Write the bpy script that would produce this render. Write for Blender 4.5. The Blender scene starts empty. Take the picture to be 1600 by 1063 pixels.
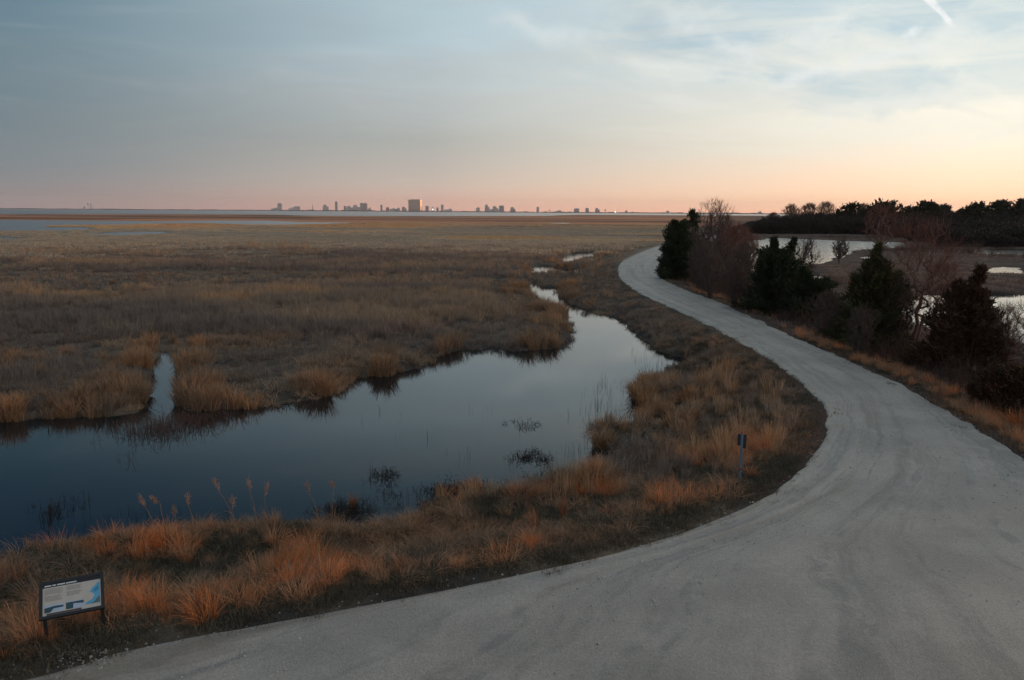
import bpy, math, random
import numpy as np
from mathutils import Vector, Matrix

# ------------------------------------------------------------------ camera, world, sun, exposure
S = bpy.context.scene
COL = S.collection
RAD = math.radians
CAM_H = 7.3
PITCH = math.atan((531.5 - 331.0) / 1200.0)
ROLL = RAD(0.39)
cam_data = bpy.data.cameras.new('camera')
cam_data.sensor_width = 36.0
cam_data.lens = 27.0
cam_data.clip_start = 0.1
cam_data.clip_end = 60000.0
cam = bpy.data.objects.new('camera', cam_data)
COL.objects.link(cam)
CAM_R = Matrix.Rotation(RAD(90) - PITCH, 3, 'X') @ Matrix.Rotation(ROLL, 3, 'Z')
cam.matrix_world = Matrix.Translation((0, 0, CAM_H)) @ CAM_R.to_4x4()
S.camera = cam
S.render.engine = 'CYCLES'
S.cycles.max_bounces = 6
S.cycles.diffuse_bounces = 3
S.cycles.glossy_bounces = 3
S.cycles.transmission_bounces = 3
S.cycles.transparent_max_bounces = 6
S.cycles.volume_bounces = 0
S.cycles.caustics_reflective = False
S.cycles.caustics_refractive = False
S.cycles.use_denoising = True
S.view_settings.view_transform = 'Standard'
S.view_settings.look = 'None'
S.view_settings.exposure = 0.0
S.view_settings.gamma = 1.0

SUN_AZ, SUN_EL = RAD(62), RAD(2.6)      # azimuth clockwise from +Y (the way the camera looks)


def lin(r, g, b):
    def f(c):
        c /= 255.0
        return c / 12.92 if c <= 0.04045 else ((c + 0.055) / 1.055) ** 2.4
    return (f(r), f(g), f(b), 1.0)


def pixdir(px, py):
    v = Vector(((px - 800) / 1200.0, (531.5 - py) / 1200.0, -1.0))
    return (CAM_R @ v).normalized()


class NT:
    """small helper for node trees"""
    def __init__(self, tree):
        self.t = tree
        self.t.nodes.clear()

    def n(self, typ, **kw):
        nd = self.t.nodes.new(typ)
        for k, v in kw.items():
            setattr(nd, k, v)
        return nd

    def put(self, sock, v):
        if v is None:
            return
        if isinstance(v, bpy.types.NodeSocket):
            self.t.links.new(v, sock)
        else:
            sock.default_value = v

    def m(self, op, a, b=None, c=None, clamp=False):
        nd = self.n('ShaderNodeMath', operation=op)
        nd.use_clamp = clamp
        self.put(nd.inputs[0], a)
        self.put(nd.inputs[1], b)
        self.put(nd.inputs[2], c)
        return nd.outputs[0]

    def rng(self, v, a, b, c=0.0, d=1.0, smooth=True):
        nd = self.n('ShaderNodeMapRange')
        nd.interpolation_type = 'SMOOTHSTEP' if smooth else 'LINEAR'
        nd.clamp = True
        self.put(nd.inputs['Value'], v)
        self.put(nd.inputs['From Min'], a)
        self.put(nd.inputs['From Max'], b)
        self.put(nd.inputs['To Min'], c)
        self.put(nd.inputs['To Max'], d)
        return nd.outputs[0]

    def ramp(self, fac, stops, mode='LINEAR'):
        nd = self.n('ShaderNodeValToRGB')
        cr = nd.color_ramp
        cr.interpolation = mode
        while len(cr.elements) < len(stops):
            cr.elements.new(0.5)
        for e, (p, c) in zip(cr.elements, stops):
            e.position = p
            e.color = c if len(c) == 4 else (*c, 1.0)
        self.put(nd.inputs[0], fac)
        return nd.outputs[0]

    def mix(self, fac, a, b, blend='MIX'):
        nd = self.n('ShaderNodeMix', data_type='RGBA', blend_type=blend)
        self.put(nd.inputs[0], fac)
        self.put(nd.inputs[6], a)
        self.put(nd.inputs[7], b)
        return nd.outputs[2]

    def noise(self, vec, scale, detail=4.0, rough=0.55, dist=0.0):
        nd = self.n('ShaderNodeTexNoise')
        nd.inputs['Scale'].default_value = scale
        nd.inputs['Detail'].default_value = detail
        nd.inputs['Roughness'].default_value = rough
        nd.inputs['Distortion'].default_value = dist
        self.put(nd.inputs['Vector'], vec)
        return nd.outputs[0]

    def xyz(self, x, y, z):
        nd = self.n('ShaderNodeCombineXYZ')
        for i, v in enumerate((x, y, z)):
            self.put(nd.inputs[i], v)
        return nd.outputs[0]

    def vm(self, op, a, b=None):
        nd = self.n('ShaderNodeVectorMath', operation=op)
        self.put(nd.inputs[0], a)
        self.put(nd.inputs[1], b)
        return nd.outputs['Value'] if op in ('DOT_PRODUCT', 'LENGTH', 'DISTANCE') else nd.outputs[0]

    def scalevec(self, v, s):
        nd = self.n('ShaderNodeVectorMath', operation='MULTIPLY')
        self.put(nd.inputs[0], v)
        nd.inputs[1].default_value = s
        return nd.outputs[0]


# world: Nishita sky under a veil of dusk haze and thin cloud, all in directions of the sky
W = bpy.data.worlds.new('World')
S.world = W
W.use_nodes = True
w = NT(W.node_tree)
tc = w.n('ShaderNodeTexCoord')
D = tc.outputs['Generated']
sep = w.n('ShaderNodeSeparateXYZ')
w.put(sep.inputs[0], D)
dx, dy, dz = sep.outputs
el = w.m('ARCSINE', w.m('MAXIMUM', dz, 0.0))
efac = w.m('POWER', w.m('DIVIDE', el, math.pi / 2), 0.5)
az = w.m('ARCTAN2', dx, dy)


def ep(deg):
    return math.sqrt(max(0, deg) / 90.0)


left = w.ramp(efac, [(0, lin(158, 141, 142)), (ep(0.9), lin(146, 141, 142)), (ep(3), lin(124, 136, 143)), (ep(6), lin(115, 133, 142)),
                     (ep(10), lin(106, 132, 145)), (ep(15), lin(90, 124, 144)), (ep(20), lin(44, 92, 127)),
                     (ep(32), lin(42, 84, 114)), (1, lin(122, 146, 168))])
cent = w.ramp(efac, [(0, lin(246, 184, 165)), (ep(0.8), lin(236, 194, 175)), (ep(2), lin(212, 195, 181)), (ep(5), lin(182, 184, 179)),
                     (ep(8), lin(190, 199, 201)), (ep(11), lin(190, 208, 215)), (ep(15), lin(190, 213, 222)),
                     (ep(22), lin(108, 142, 163)), (ep(33), lin(58, 96, 124)), (1, lin(122, 146, 168))])
right = w.ramp(efac, [(0, (1.65, 0.82, 0.50)), (ep(0.9), (1.55, 0.97, 0.59)), (ep(2.4), (1.36, 0.98, 0.68)), (ep(4.5), (1.15, 1.02, 0.82)),
                      (ep(6.5), (1.10, 1.04, 0.88)), (ep(9), lin(240, 245, 238)), (ep(12), lin(228, 238, 236)),
                      (ep(15), lin(220, 234, 237)), (ep(24), lin(160, 188, 202)), (ep(40), lin(112, 136, 154)), (1, lin(122, 146, 168))])
t1 = w.rng(az, RAD(-37), RAD(-1), 0, 1)
t2 = w.rng(az, RAD(-6), RAD(30), 0, 1, smooth=False)
t3 = w.rng(az, RAD(95), RAD(170), 0, 1)
sky = w.mix(t1, left, cent)
sky = w.mix(t2, sky, right)
back = w.ramp(efac, [(0, lin(190, 168, 168)), (ep(6), lin(206, 188, 188)), (ep(14), lin(196, 194, 198)), (ep(30), lin(160, 172, 186)), (1, lin(122, 146, 168))])  # unseen sky behind the camera, brightened as fill on the vegetation
t4 = w.m('SUBTRACT', 1.0, w.rng(az, RAD(-165), RAD(-85)))
sky = w.mix(w.m('MAXIMUM', t3, t4), sky, back)
# thin cloud sheets in a plane overhead
k = w.m('ADD', w.m('MAXIMUM', dz, 0.0), 0.13)
cu, cv = w.m('DIVIDE', dx, k), w.m('DIVIDE', dy, k)
cr_, cs_ = math.cos(0.5), math.sin(0.5)
ru = w.m('ADD', w.m('MULTIPLY', cu, cr_), w.m('MULTIPLY', cv, cs_))
rv = w.m('SUBTRACT', w.m('MULTIPLY', cv, cr_), w.m('MULTIPLY', cu, cs_))
n1 = w.noise(w.xyz(w.m('MULTIPLY', ru, 0.6), w.m('MULTIPLY', rv, 1.3), 3.3), 1.5, 8, 0.6, 1.2)
n2 = w.noise(w.xyz(w.m('MULTIPLY', az, 1.0), w.m('MULTIPLY', el, 4.5), 8.1), 2.2, 6, 0.55, 0.7)
n3 = w.noise(w.xyz(w.m('MULTIPLY', az, 1.6), w.m('MULTIPLY', el, 15.0), 1.7), 1.6, 6, 0.6, 0.6)
# gaps of clear blue between the cloud sheets, placed in the sky by azimuth and elevation
wob_a = w.m('MULTIPLY', w.m('SUBTRACT', w.noise(w.xyz(w.m('MULTIPLY', az, 9.0), w.m('MULTIPLY', el, 17.0), 0.4), 1.0, 6, 0.6, 0.4), 0.5), 0.22)
wob_e = w.m('MULTIPLY', w.m('SUBTRACT', w.noise(w.xyz(w.m('MULTIPLY', az, 9.0), w.m('MULTIPLY', el, 17.0), 7.4), 1.0, 6, 0.6, 0.4), 0.5), 0.11)
wa, we = w.m('ADD', az, wob_a), w.m('ADD', el, wob_e)
gap = None
for gx_, gy_, rx_, ry_, st_ in ((1130, 28, 200, 70, 1.0), (1225, 96, 90, 34, 1.0), (1405, 12, 70, 60, 0.9), (1350, 132, 130, 30, 0.7), (850, 48, 150, 70, 0.22), (1600, 90, 110, 40, 0.5),
                                (1560, 10, 90, 36, 0.6), (640, 60, 220, 60, 0.15)):
    d_ = pixdir(gx_, gy_)
    a0, e0 = math.atan2(d_.x, d_.y), math.asin(d_.z)
    q = w.m('ADD', w.m('POWER', w.m('DIVIDE', w.m('ABSOLUTE', w.m('SUBTRACT', wa, a0)), rx_ / 1300.0), 2.0),
            w.m('POWER', w.m('DIVIDE', w.m('ABSOLUTE', w.m('SUBTRACT', we, e0)), ry_ / 1200.0), 2.0))
    b_ = w.rng(q, 0.15, 1.35, st_, 0.0)
    gap = b_ if gap is None else w.m('MAXIMUM', gap, b_)
blue = w.mix(w.rng(az, RAD(0), RAD(28)), lin(160, 186, 202), lin(174, 204, 220))
sky = w.mix(w.m('MULTIPLY', gap, w.rng(n1, 0.30, 0.60, 0.95, 0.45)), sky, blue)
c_hi = w.m('MULTIPLY', w.rng(n1, 0.48, 0.70), w.rng(el, RAD(3), RAD(8)))
c_r = w.rng(az, RAD(-4), RAD(20), 0.06, 0.66)
sky = w.mix(w.m('MULTIPLY', c_hi, c_r), sky, lin(240, 240, 234))
low = w.rng(n3, 0.40, 0.66)
sky = w.mix(w.m('MULTIPLY', w.m('MULTIPLY', low, w.rng(el, RAD(0.8), RAD(4))), w.rng(az, RAD(-34), RAD(35), 0.06, 0.55)), sky,
            w.mix(w.rng(az, RAD(-15), RAD(25)), lin(172, 168, 166), lin(255, 252, 238)))
dark = w.m('MULTIPLY', w.rng(n2, 0.42, 0.72), w.rng(az, RAD(-30), RAD(30), 0.14, 0.08))
sky = w.mix(w.m('MULTIPLY', dark, w.rng(el, RAD(1.5), RAD(8))), sky, w.mix(w.rng(az, RAD(-20), RAD(25)), lin(112, 130, 144), lin(205, 212, 212)))
# long soft wisps
for x1_, y1_, x2_, y2_, wd_, am_ in ((1175, 142, 1520, 48, 0.016, 0.75), (1030, 10, 1200, 112, 0.024, 0.55), (1240, 70, 1330, 20, 0.030, 0.5), (1300, 175, 1620, 128, 0.014, 0.5), (960, 90, 1180, 128, 0.018, 0.4),
                                    (760, 20, 960, 74, 0.020, 0.35), (1400, 240, 1640, 205, 0.012, 0.5), (1180, 205, 1420, 178, 0.012, 0.35)):
    e1, e2 = pixdir(x1_, y1_), pixdir(x2_, y2_)
    nv_, md_, tg_ = e1.cross(e2).normalized(), (e1 + e2) / 2, (e2 - e1).normalized()
    hl_ = (e2 - e1).length / 2
    wb_ = w.m('MULTIPLY', w.m('SUBTRACT', w.noise(D, 17, 6, 0.6, 0.5), 0.5), 0.050)
    ds_ = w.m('ABSOLUTE', w.m('ADD', w.vm('DOT_PRODUCT', D, tuple(nv_)), wb_))
    al_ = w.m('ABSOLUTE', w.vm('DOT_PRODUCT', w.vm('SUBTRACT', D, tuple(md_)), tuple(tg_)))
    mk_ = w.m('MULTIPLY', w.rng(ds_, 0.0, wd_, 1, 0), w.rng(al_, hl_ * 0.55, hl_ * 1.15, 1, 0))
    mk_ = w.m('MULTIPLY', mk_, w.rng(w.noise(w.vm('ADD', D, (x1_ * .01, 0, 0)), 26, 6, 0.65, 0.3), 0.32, 0.62, 0.25, 1))
    sky = w.mix(w.m('MULTIPLY', mk_, am_), sky, w.mix(w.rng(el, RAD(3), RAD(9)), lin(255, 251, 236), lin(240, 244, 242)))
# contrail and a small puff
d1, d2 = pixdir(1440, -14), pixdir(1492, 42)
nrm = d1.cross(d2).normalized()
mid = ((d1 + d2) / 2).normalized()
tang = (d2 - d1).normalized()
half = (d2 - d1).length / 2
wob = w.m('MULTIPLY', w.m('SUBTRACT', w.noise(D, 60, 4, 0.6), 0.5), 0.009)
dist = w.m('ABSOLUTE', w.m('ADD', w.vm('DOT_PRODUCT', D, tuple(nrm)), wob))
along = w.vm('DOT_PRODUCT', w.vm('SUBTRACT', D, tuple(mid)), tuple(tang))
wid = w.rng(along, -half, half, 0.0075, 0.0022, smooth=False)
ctr = w.m('SUBTRACT', 1.0, w.rng(dist, w.m('MULTIPLY', wid, 0.35), wid))
ctr = w.m('MULTIPLY', ctr, w.m('MULTIPLY', w.rng(along, -half * 1.6, -half), w.m('SUBTRACT', 1.0, w.rng(along, half * 0.55, half * 1.05))))
ctr = w.m('MULTIPLY', ctr, w.rng(w.noise(D, 45, 5, 0.6), 0.28, 0.55, 0.35, 1))
sky = w.mix(w.m('MULTIPLY', ctr, 0.85), sky, lin(255, 255, 255))
pd = pixdir(1426, 50)
t_p = (pixdir(1436, 42) - pixdir(1416, 58)).normalized()
rel = w.vm('SUBTRACT', D, tuple(pd))
pa = w.vm('DOT_PRODUCT', rel, tuple(t_p))
pr = w.m('SQRT', w.m('MAXIMUM', w.m('SUBTRACT', w.m('POWER', w.vm('LENGTH', rel), 2.0), w.m('MULTIPLY', w.m('MULTIPLY', pa, pa), 0.72)), 0.0))
puff = w.m('ADD', pr, w.m('MULTIPLY', w.m('SUBTRACT', w.noise(D, 90, 5, 0.65), 0.5), 0.016))
sky = w.mix(w.rng(puff, 0.000, 0.0085, 0.62, 0), sky, lin(246, 251, 251))
nis = w.n('ShaderNodeTexSky', sky_type='NISHITA')
nis.sun_disc = False
nis.sun_elevation = SUN_EL
nis.sun_rotation = SUN_AZ
nis.air_density = 1.2
nis.dust_density = 2.0
bg1 = w.n('ShaderNodeBackground')
w.put(bg1.inputs[0], sky)
bg1.inputs[1].default_value = 1.04
bg2 = w.n('ShaderNodeBackground')
w.put(bg2.inputs[0], nis.outputs[0])
bg2.inputs[1].default_value = 0.05
mixs = w.n('ShaderNodeMixShader')
mixs.inputs[0].default_value = 0.06
w.t.links.new(bg1.outputs[0], mixs.inputs[1])
w.t.links.new(bg2.outputs[0], mixs.inputs[2])
wo = w.n('ShaderNodeOutputWorld')
w.t.links.new(mixs.outputs[0], wo.inputs[0])
W.cycles.sampling_method = 'MANUAL'
W.cycles.sample_map_resolution = 512

sun_l = bpy.data.lights.new('sun', 'SUN')
sun_l.energy = 1.8
sun_l.angle = RAD(2.0)
sun_l.color = (1.0, 0.50, 0.24)
sun = bpy.data.objects.new('sun', sun_l)
COL.objects.link(sun)
sdir = Vector((math.sin(SUN_AZ) * math.cos(SUN_EL), math.cos(SUN_AZ) * math.cos(SUN_EL), math.sin(SUN_EL)))
sun.rotation_euler = (-sdir).to_track_quat('-Z', 'Y').to_euler()
sun.location = (60, 40, 30)

# ------------------------------------------------------------------ helpers
WL = -1.0        # water level; the road is at 0
rng = np.random.default_rng(7)
random.seed(11)


def at(px, py, z=0.0):
    """world point where the photograph's pixel meets the level z"""
    d = pixdir(px, py)
    t = (z - CAM_H) / d.z
    return Vector((d.x * t, d.y * t, z))


def atp(pts, z):
    return np.array([at(x, y, z)[:2] for x, y in pts])


def _hash(ix, iy, seed):
    h = (ix.astype(np.int64) * 374761393 + iy.astype(np.int64) * 668265263 + seed * 1442695041) & 0xFFFFFFFF
    h = ((h ^ (h >> 13)) * 1274126177) & 0xFFFFFFFF
    h = (h ^ (h >> 16)) & 0xFFFFFFFF
    return h / 4294967295.0


def vnoise(x, y, seed=0):
    x = np.asarray(x, float)
    y = np.asarray(y, float)
    ix, iy = np.floor(x), np.floor(y)
    fx, fy = x - ix, y - iy
    fx = fx * fx * (3 - 2 * fx)
    fy = fy * fy * (3 - 2 * fy)
    a, b = _hash(ix, iy, seed), _hash(ix + 1, iy, seed)
    c, d = _hash(ix, iy + 1, seed), _hash(ix + 1, iy + 1, seed)
    return (a * (1 - fx) + b * fx) * (1 - fy) + (c * (1 - fx) + d * fx) * fy


def fbm(x, y, seed=0, octv=4):
    s, amp, tot = 0.0, 1.0, 0.0
    for i in range(octv):
        s = s + amp * vnoise(x * 2 ** i, y * 2 ** i, seed + i * 17)
        tot += amp
        amp *= 0.5
    return s / tot


def sstep(a, b, x):
    t = np.clip((x - a) / (b - a), 0, 1)
    return t * t * (3 - 2 * t)


def sdf(poly, x, y):
    """signed distance to a closed polygon, negative inside"""
    n = len(poly)
    best = np.full(x.shape, 1e18)
    inside = np.zeros(x.shape, bool)
    for i in range(n):
        ax, ay = poly[i]
        bx, by = poly[(i + 1) % n]
        ex, ey = bx - ax, by - ay
        L2 = ex * ex + ey * ey + 1e-12
        t = np.clip(((x - ax) * ex + (y - ay) * ey) / L2, 0, 1)
        qx, qy = x - ax - t * ex, y - ay - t * ey
        best = np.minimum(best, qx * qx + qy * qy)
        if ay != by:
            c = ((ay > y) != (by > y)) & (x < (bx - ax) * (y - ay) / (by - ay) + ax)
            inside ^= c
    d = np.sqrt(best)
    return np.where(inside, -d, d)


def catmull(pts, per=8):
    P = np.array(pts, float)
    P = np.vstack([2 * P[0] - P[1], P, 2 * P[-1] - P[-2]])
    out = []
    for i in range(1, len(P) - 2):
        p0, p1, p2, p3 = P[i - 1], P[i], P[i + 1], P[i + 2]
        for k in range(per):
            t = k / per
            out.append(0.5 * ((2 * p1) + (-p0 + p2) * t + (2 * p0 - 5 * p1 + 4 * p2 - p3) * t * t + (-p0 + 3 * p1 - 3 * p2 + p3) * t ** 3))
    out.append(P[-2])
    return np.array(out)


def mesh_obj(name, V, F, mat=None, parent=None, smooth=False, link=True):
    """V (n,3); F list of faces, or an int array of equal-length faces"""
    me = bpy.data.meshes.new(name)
    V = np.asarray(V, np.float32)
    if isinstance(F, np.ndarray):
        k = F.shape[1]
        me.vertices.add(len(V))
        me.vertices.foreach_set('co', V.ravel())
        me.loops.add(F.size)
        me.loops.foreach_set('vertex_index', F.astype(np.int32).ravel())
        me.polygons.add(len(F))
        me.polygons.foreach_set('loop_start', np.arange(0, F.size, k, dtype=np.int32))
        me.update(calc_edges=True)
    else:
        me.from_pydata([tuple(map(float, v)) for v in V], [], F)
        me.update()
    me.validate()
    if smooth:
        me.polygons.foreach_set('use_smooth', [True] * len(me.polygons))
    if mat:
        me.materials.append(mat)
    o = bpy.data.objects.new(name, me)
    if link:
        COL.objects.link(o)
    if parent:
        o.parent = parent
    return o


def attr(o, name, data, typ='FLOAT'):
    a = o.data.attributes.new(name, typ, 'POINT')
    key = 'vector' if typ == 'FLOAT_VECTOR' else 'color' if typ == 'FLOAT_COLOR' else 'value'
    a.data.foreach_set(key, np.asarray(data).ravel())


def tag(o, label=None, cat=None, group=None, kind=None):
    if label:
        o['label'] = label
    if cat:
        o['category'] = cat
    if group:
        o['group'] = group
    if kind:
        o['kind'] = kind
    return o


def empty(name, loc, rz=0.0):
    o = bpy.data.objects.new(name, None)
    o.empty_display_size = 0.3
    o.location = loc
    o.rotation_euler = (0, 0, rz)
    COL.objects.link(o)
    return o


class MB:
    """collects boxes, tubes and prisms, builds ONE mesh"""
    def __init__(self):
        self.v, self.f = [], []

    def add(self, vs, fs):
        b = len(self.v)
        self.v += [tuple(v) for v in vs]
        self.f += [tuple(i + b for i in q) for q in fs]
        return self

    def box(self, c, s, M=None, taper=1.0):
        x, y, z = s[0] / 2, s[1] / 2, s[2] / 2
        vs = [Vector((sx * x * (taper if sz > 0 else 1), sy * y * (taper if sz > 0 else 1), sz * z)) + Vector(c)
              for sz in (-1, 1) for sy in (-1, 1) for sx in (-1, 1)]
        if M:
            vs = [M @ v for v in vs]
        return self.add(vs, [(0, 2, 3, 1), (4, 5, 7, 6), (0, 1, 5, 4), (2, 6, 7, 3), (0, 4, 6, 2), (1, 3, 7, 5)])

    def tube(self, p, q, r0, r1, n=8, cap=True):
        p, q = Vector(p), Vector(q)
        d = (q - p).normalized()
        a = d.orthogonal().normalized()
        b = d.cross(a)
        vs = []
        for c, r in ((p, r0), (q, r1)):
            for i in range(n):
                t = 2 * math.pi * i / n
                vs.append(c + (a * math.cos(t) + b * math.sin(t)) * r)
        fs = [(i, (i + 1) % n, n + (i + 1) % n, n + i) for i in range(n)]
        if cap:
            fs += [tuple(range(n))[::-1], tuple(range(n, 2 * n))]
        return self.add(vs, fs)

    def plate(self, outline, M, z0, z1):
        """outline in panel coordinates (u, v), given thickness z0..z1, mapped by M"""
        n = len(outline)
        vs = [M @ Vector((u, v, z0)) for u, v in outline] + [M @ Vector((u, v, z1)) for u, v in outline]
        fs = [tuple(range(n))[::-1], tuple(range(n, 2 * n))] + [(i, (i + 1) % n, n + (i + 1) % n, n + i) for i in range(n)]
        return self.add(vs, fs)

    def build(self, name, mat, parent=None, smooth=False):
        return mesh_obj(name, self.v, self.f, mat, parent, smooth)


def tubes(segs, sides=3):
    """segs (n,8): p0 p1 r0 r1 -> vertices, quads"""
    s = np.asarray(segs, float)
    p0, p1, r0, r1 = s[:, 0:3], s[:, 3:6], s[:, 6:7], s[:, 7:8]
    d = p1 - p0
    d /= np.linalg.norm(d, axis=1, keepdims=True) + 1e-9
    ref = np.where(np.abs(d[:, 2:3]) > 0.9, np.array([[1.0, 0, 0]]), np.array([[0, 0, 1.0]]))
    a = np.cross(d, ref)
    a /= np.linalg.norm(a, axis=1, keepdims=True) + 1e-9
    b = np.cross(d, a)
    V = np.zeros((len(s), 2, sides, 3))
    for i in range(sides):
        t = 2 * math.pi * i / sides
        o = a * math.cos(t) + b * math.sin(t)
        V[:, 0, i] = p0 + o * r0
        V[:, 1, i] = p1 + o * r1
    base = (np.arange(len(s)) * 2 * sides)[:, None]
    F = []
    for i in range(sides):
        j = (i + 1) % sides
        F.append(np.concatenate([base + i, base + j, base + sides + j, base + sides + i], 1))
    F = np.stack(F, 1).reshape(-1, 4)
    return V.reshape(-1, 3), F


# ------------------------------------------------------------------ materials
def principled(name, color=None, rough=0.85, build=None, spec=0.3, emit=None):
    mt = bpy.data.materials.new(name)
    mt.use_nodes = True
    t = NT(mt.node_tree)
    p = t.n('ShaderNodeBsdfPrincipled')
    out = t.n('ShaderNodeOutputMaterial')
    t.t.links.new(p.outputs[0], out.inputs[0])
    p.inputs['Roughness'].default_value = rough
    p.inputs['Specular IOR Level'].default_value = spec
    if color is not None:
        c = (*color, 1.0) if len(color) == 3 else color
        geo = t.n('ShaderNodeNewGeometry')
        nz = t.noise(geo.outputs['Position'], 6.0, 4)
        oi = t.n('ShaderNodeObjectInfo')
        f = t.m('ADD', t.m('MULTIPLY', nz, 0.5), t.m('MULTIPLY', oi.outputs['Random'], 0.15))
        t.put(p.inputs['Base Color'], t.mix(f, tuple(x * 0.75 for x in c[:3]) + (1,), tuple(min(1, x * 1.3) for x in c[:3]) + (1,)))
    if emit:
        p.inputs['Emission Color'].default_value = (*emit[0], 1)
        p.inputs['Emission Strength'].default_value = emit[1]
    if build:
        build(t, p)
    return mt


def grass_mat(name, stops, scale=0.25, rough=0.8, trans=0.38):
    """dry grass: colour from the tuft's own tint, wide patches and each blade's own value"""
    mt = bpy.data.materials.new(name)
    mt.use_nodes = True
    t = NT(mt.node_tree)
    ti = t.n('ShaderNodeAttribute', attribute_type='INSTANCER', attribute_name='tint')
    tb = t.n('ShaderNodeAttribute', attribute_type='GEOMETRY', attribute_name='blade')
    oi = t.n('ShaderNodeObjectInfo')
    geo = t.n('ShaderNodeNewGeometry')
    nz = t.noise(geo.outputs['Position'], scale, 3)
    f = t.m('ADD', ti.outputs['Fac'], t.m('MULTIPLY', t.m('SUBTRACT', nz, 0.5), 0.5))
    f = t.m('ADD', f, t.m('MULTIPLY', t.m('SUBTRACT', oi.outputs['Random'], 0.5), 0.28))
    c = t.ramp(f, stops)
    v = t.m('ADD', 0.6, t.m('MULTIPLY', tb.outputs['Fac'], 0.8))
    c = t.mix(1.0, c, t.xyz(v, v, v), 'MULTIPLY')
    df = t.n('ShaderNodeBsdfDiffuse')
    tr = t.n('ShaderNodeBsdfTranslucent')
    t.put(df.inputs[0], c)
    t.put(tr.inputs[0], c)
    mx = t.n('ShaderNodeMixShader')
    mx.inputs[0].default_value = trans
    t.t.links.new(df.outputs[0], mx.inputs[1])
    t.t.links.new(tr.outputs[0], mx.inputs[2])
    out = t.n('ShaderNodeOutputMaterial')
    t.t.links.new(mx.outputs[0], out.inputs[0])
    return mt


def ground_build(t, p):
    geo = t.n('ShaderNodeNewGeometry')
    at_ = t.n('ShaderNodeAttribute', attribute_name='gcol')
    pos = geo.outputs['Position']
    n1 = t.noise(pos, 1.3, 6, 0.65)
    n2 = t.noise(pos, 14.0, 5, 0.7)
    f = t.m('ADD', t.m('MULTIPLY', n1, 0.7), t.m('MULTIPLY', n2, 0.6))
    v = t.rng(f, 0.35, 0.95, 0.45, 1.5, smooth=False)
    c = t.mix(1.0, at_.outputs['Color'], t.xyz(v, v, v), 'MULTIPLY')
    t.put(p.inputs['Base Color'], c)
    bp = t.n('ShaderNodeBump')
    bp.inputs['Strength'].default_value = 0.8
    bp.inputs['Distance'].default_value = 0.06
    t.put(bp.inputs['Height'], n2)
    t.put(p.inputs['Normal'], bp.outputs[0])


M_ground = principled('marsh_soil', None, 0.95, ground_build, 0.1)


def road_build(t, p):
    uv = t.n('ShaderNodeAttribute', attribute_name='ruv')
    sp = t.n('ShaderNodeSeparateXYZ')
    t.put(sp.inputs[0], uv.outputs['Vector'])
    u, v, ed = sp.outputs
    geo = t.n('ShaderNodeNewGeometry')
    pos = geo.outputs['Position']
    sw = t.m('MULTIPLY', t.m('SUBTRACT', t.noise(t.xyz(0.0, t.m('MULTIPLY', v, 0.06), 2.0), 1.0, 3), 0.5), 0.10)
    uu = t.m('ADD', u, sw)
    st1 = t.noise(t.xyz(t.m('MULTIPLY', uu, 9.0), t.m('MULTIPLY', v, 0.045), 0.0), 1.0, 5, 0.6, 0.3)
    st2 = t.noise(t.xyz(t.m('MULTIPLY', uu, 34.0), t.m('MULTIPLY', v, 0.12), 5.0), 1.0, 5, 0.6, 0.2)
    blot = t.noise(pos, 0.35, 5, 0.6)
    blot2 = t.noise(pos, 1.6, 6, 0.65, 0.4)
    grit = t.noise(pos, 16.0, 5, 0.85)
    peb = t.n('ShaderNodeTexVoronoi')
    peb.inputs['Scale'].default_value = 30.0
    t.put(peb.inputs['Vector'], pos)
    base = t.mix(t.rng(blot, 0.36, 0.66), (0.285, 0.243, 0.204, 1), (0.372, 0.320, 0.268, 1))
    # damp darker lines rubbed out by wheels
    line = t.m('MULTIPLY', t.rng(st1, 0.49, 0.62), t.rng(blot2, 0.33, 0.55))
    base = t.mix(t.m('MULTIPLY', line, 0.55), base, (0.135, 0.125, 0.112, 1))
    line2 = t.m('MULTIPLY', t.rng(st2, 0.50, 0.64), t.rng(blot2, 0.60, 0.40))
    base = t.mix(t.m('MULTIPLY', line2, 0.55), base, (0.135, 0.130, 0.122, 1))
    pale = t.m('MULTIPLY', t.rng(st1, 0.46, 0.30), t.rng(st2, 0.35, 0.6))
    base = t.mix(t.m('MULTIPLY', pale, 0.35), base, (0.40, 0.375, 0.33, 1))
    stain = t.m('MULTIPLY', t.rng(t.noise(t.xyz(t.m('MULTIPLY', uu, 6.0), t.m('MULTIPLY', v, 0.11), 9.0), 1.0, 5, 0.65, 0.5), 0.53, 0.66), t.rng(u, 0.75, 0.2))
    base = t.mix(t.m('MULTIPLY', stain, 0.6), base, (0.195, 0.150, 0.100, 1))
    # sparse weeds and tan grit along the inner margin
    tan = t.m('MULTIPLY', t.rng(ed, 2.2, 0.1), t.rng(t.noise(pos, 0.8, 5, 0.65), 0.46, 0.66))
    base = t.mix(t.m('MULTIPLY', tan, 0.7), base, (0.22, 0.185, 0.11, 1))
    g = t.m('ADD', 0.30, t.m('MULTIPLY', grit, 1.40))
    base = t.mix(1.0, base, t.xyz(g, g, g), 'MULTIPLY')
    t.put(p.inputs['Base Color'], base)
    bp = t.n('ShaderNodeBump')
    bp.inputs['Strength'].default_value = 0.55
    bp.inputs['Distance'].default_value = 0.03
    t.put(bp.inputs['Height'], t.m('ADD', t.m('ADD', t.m('MULTIPLY', grit, 0.5), t.m('MULTIPLY', peb.outputs['Distance'], 0.4)), t.m('MULTIPLY', st2, 0.8)))
    t.put(p.inputs['Normal'], bp.outputs[0])


M_road = principled('crushed_gravel', None, 0.58, road_build, 0.9)


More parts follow.
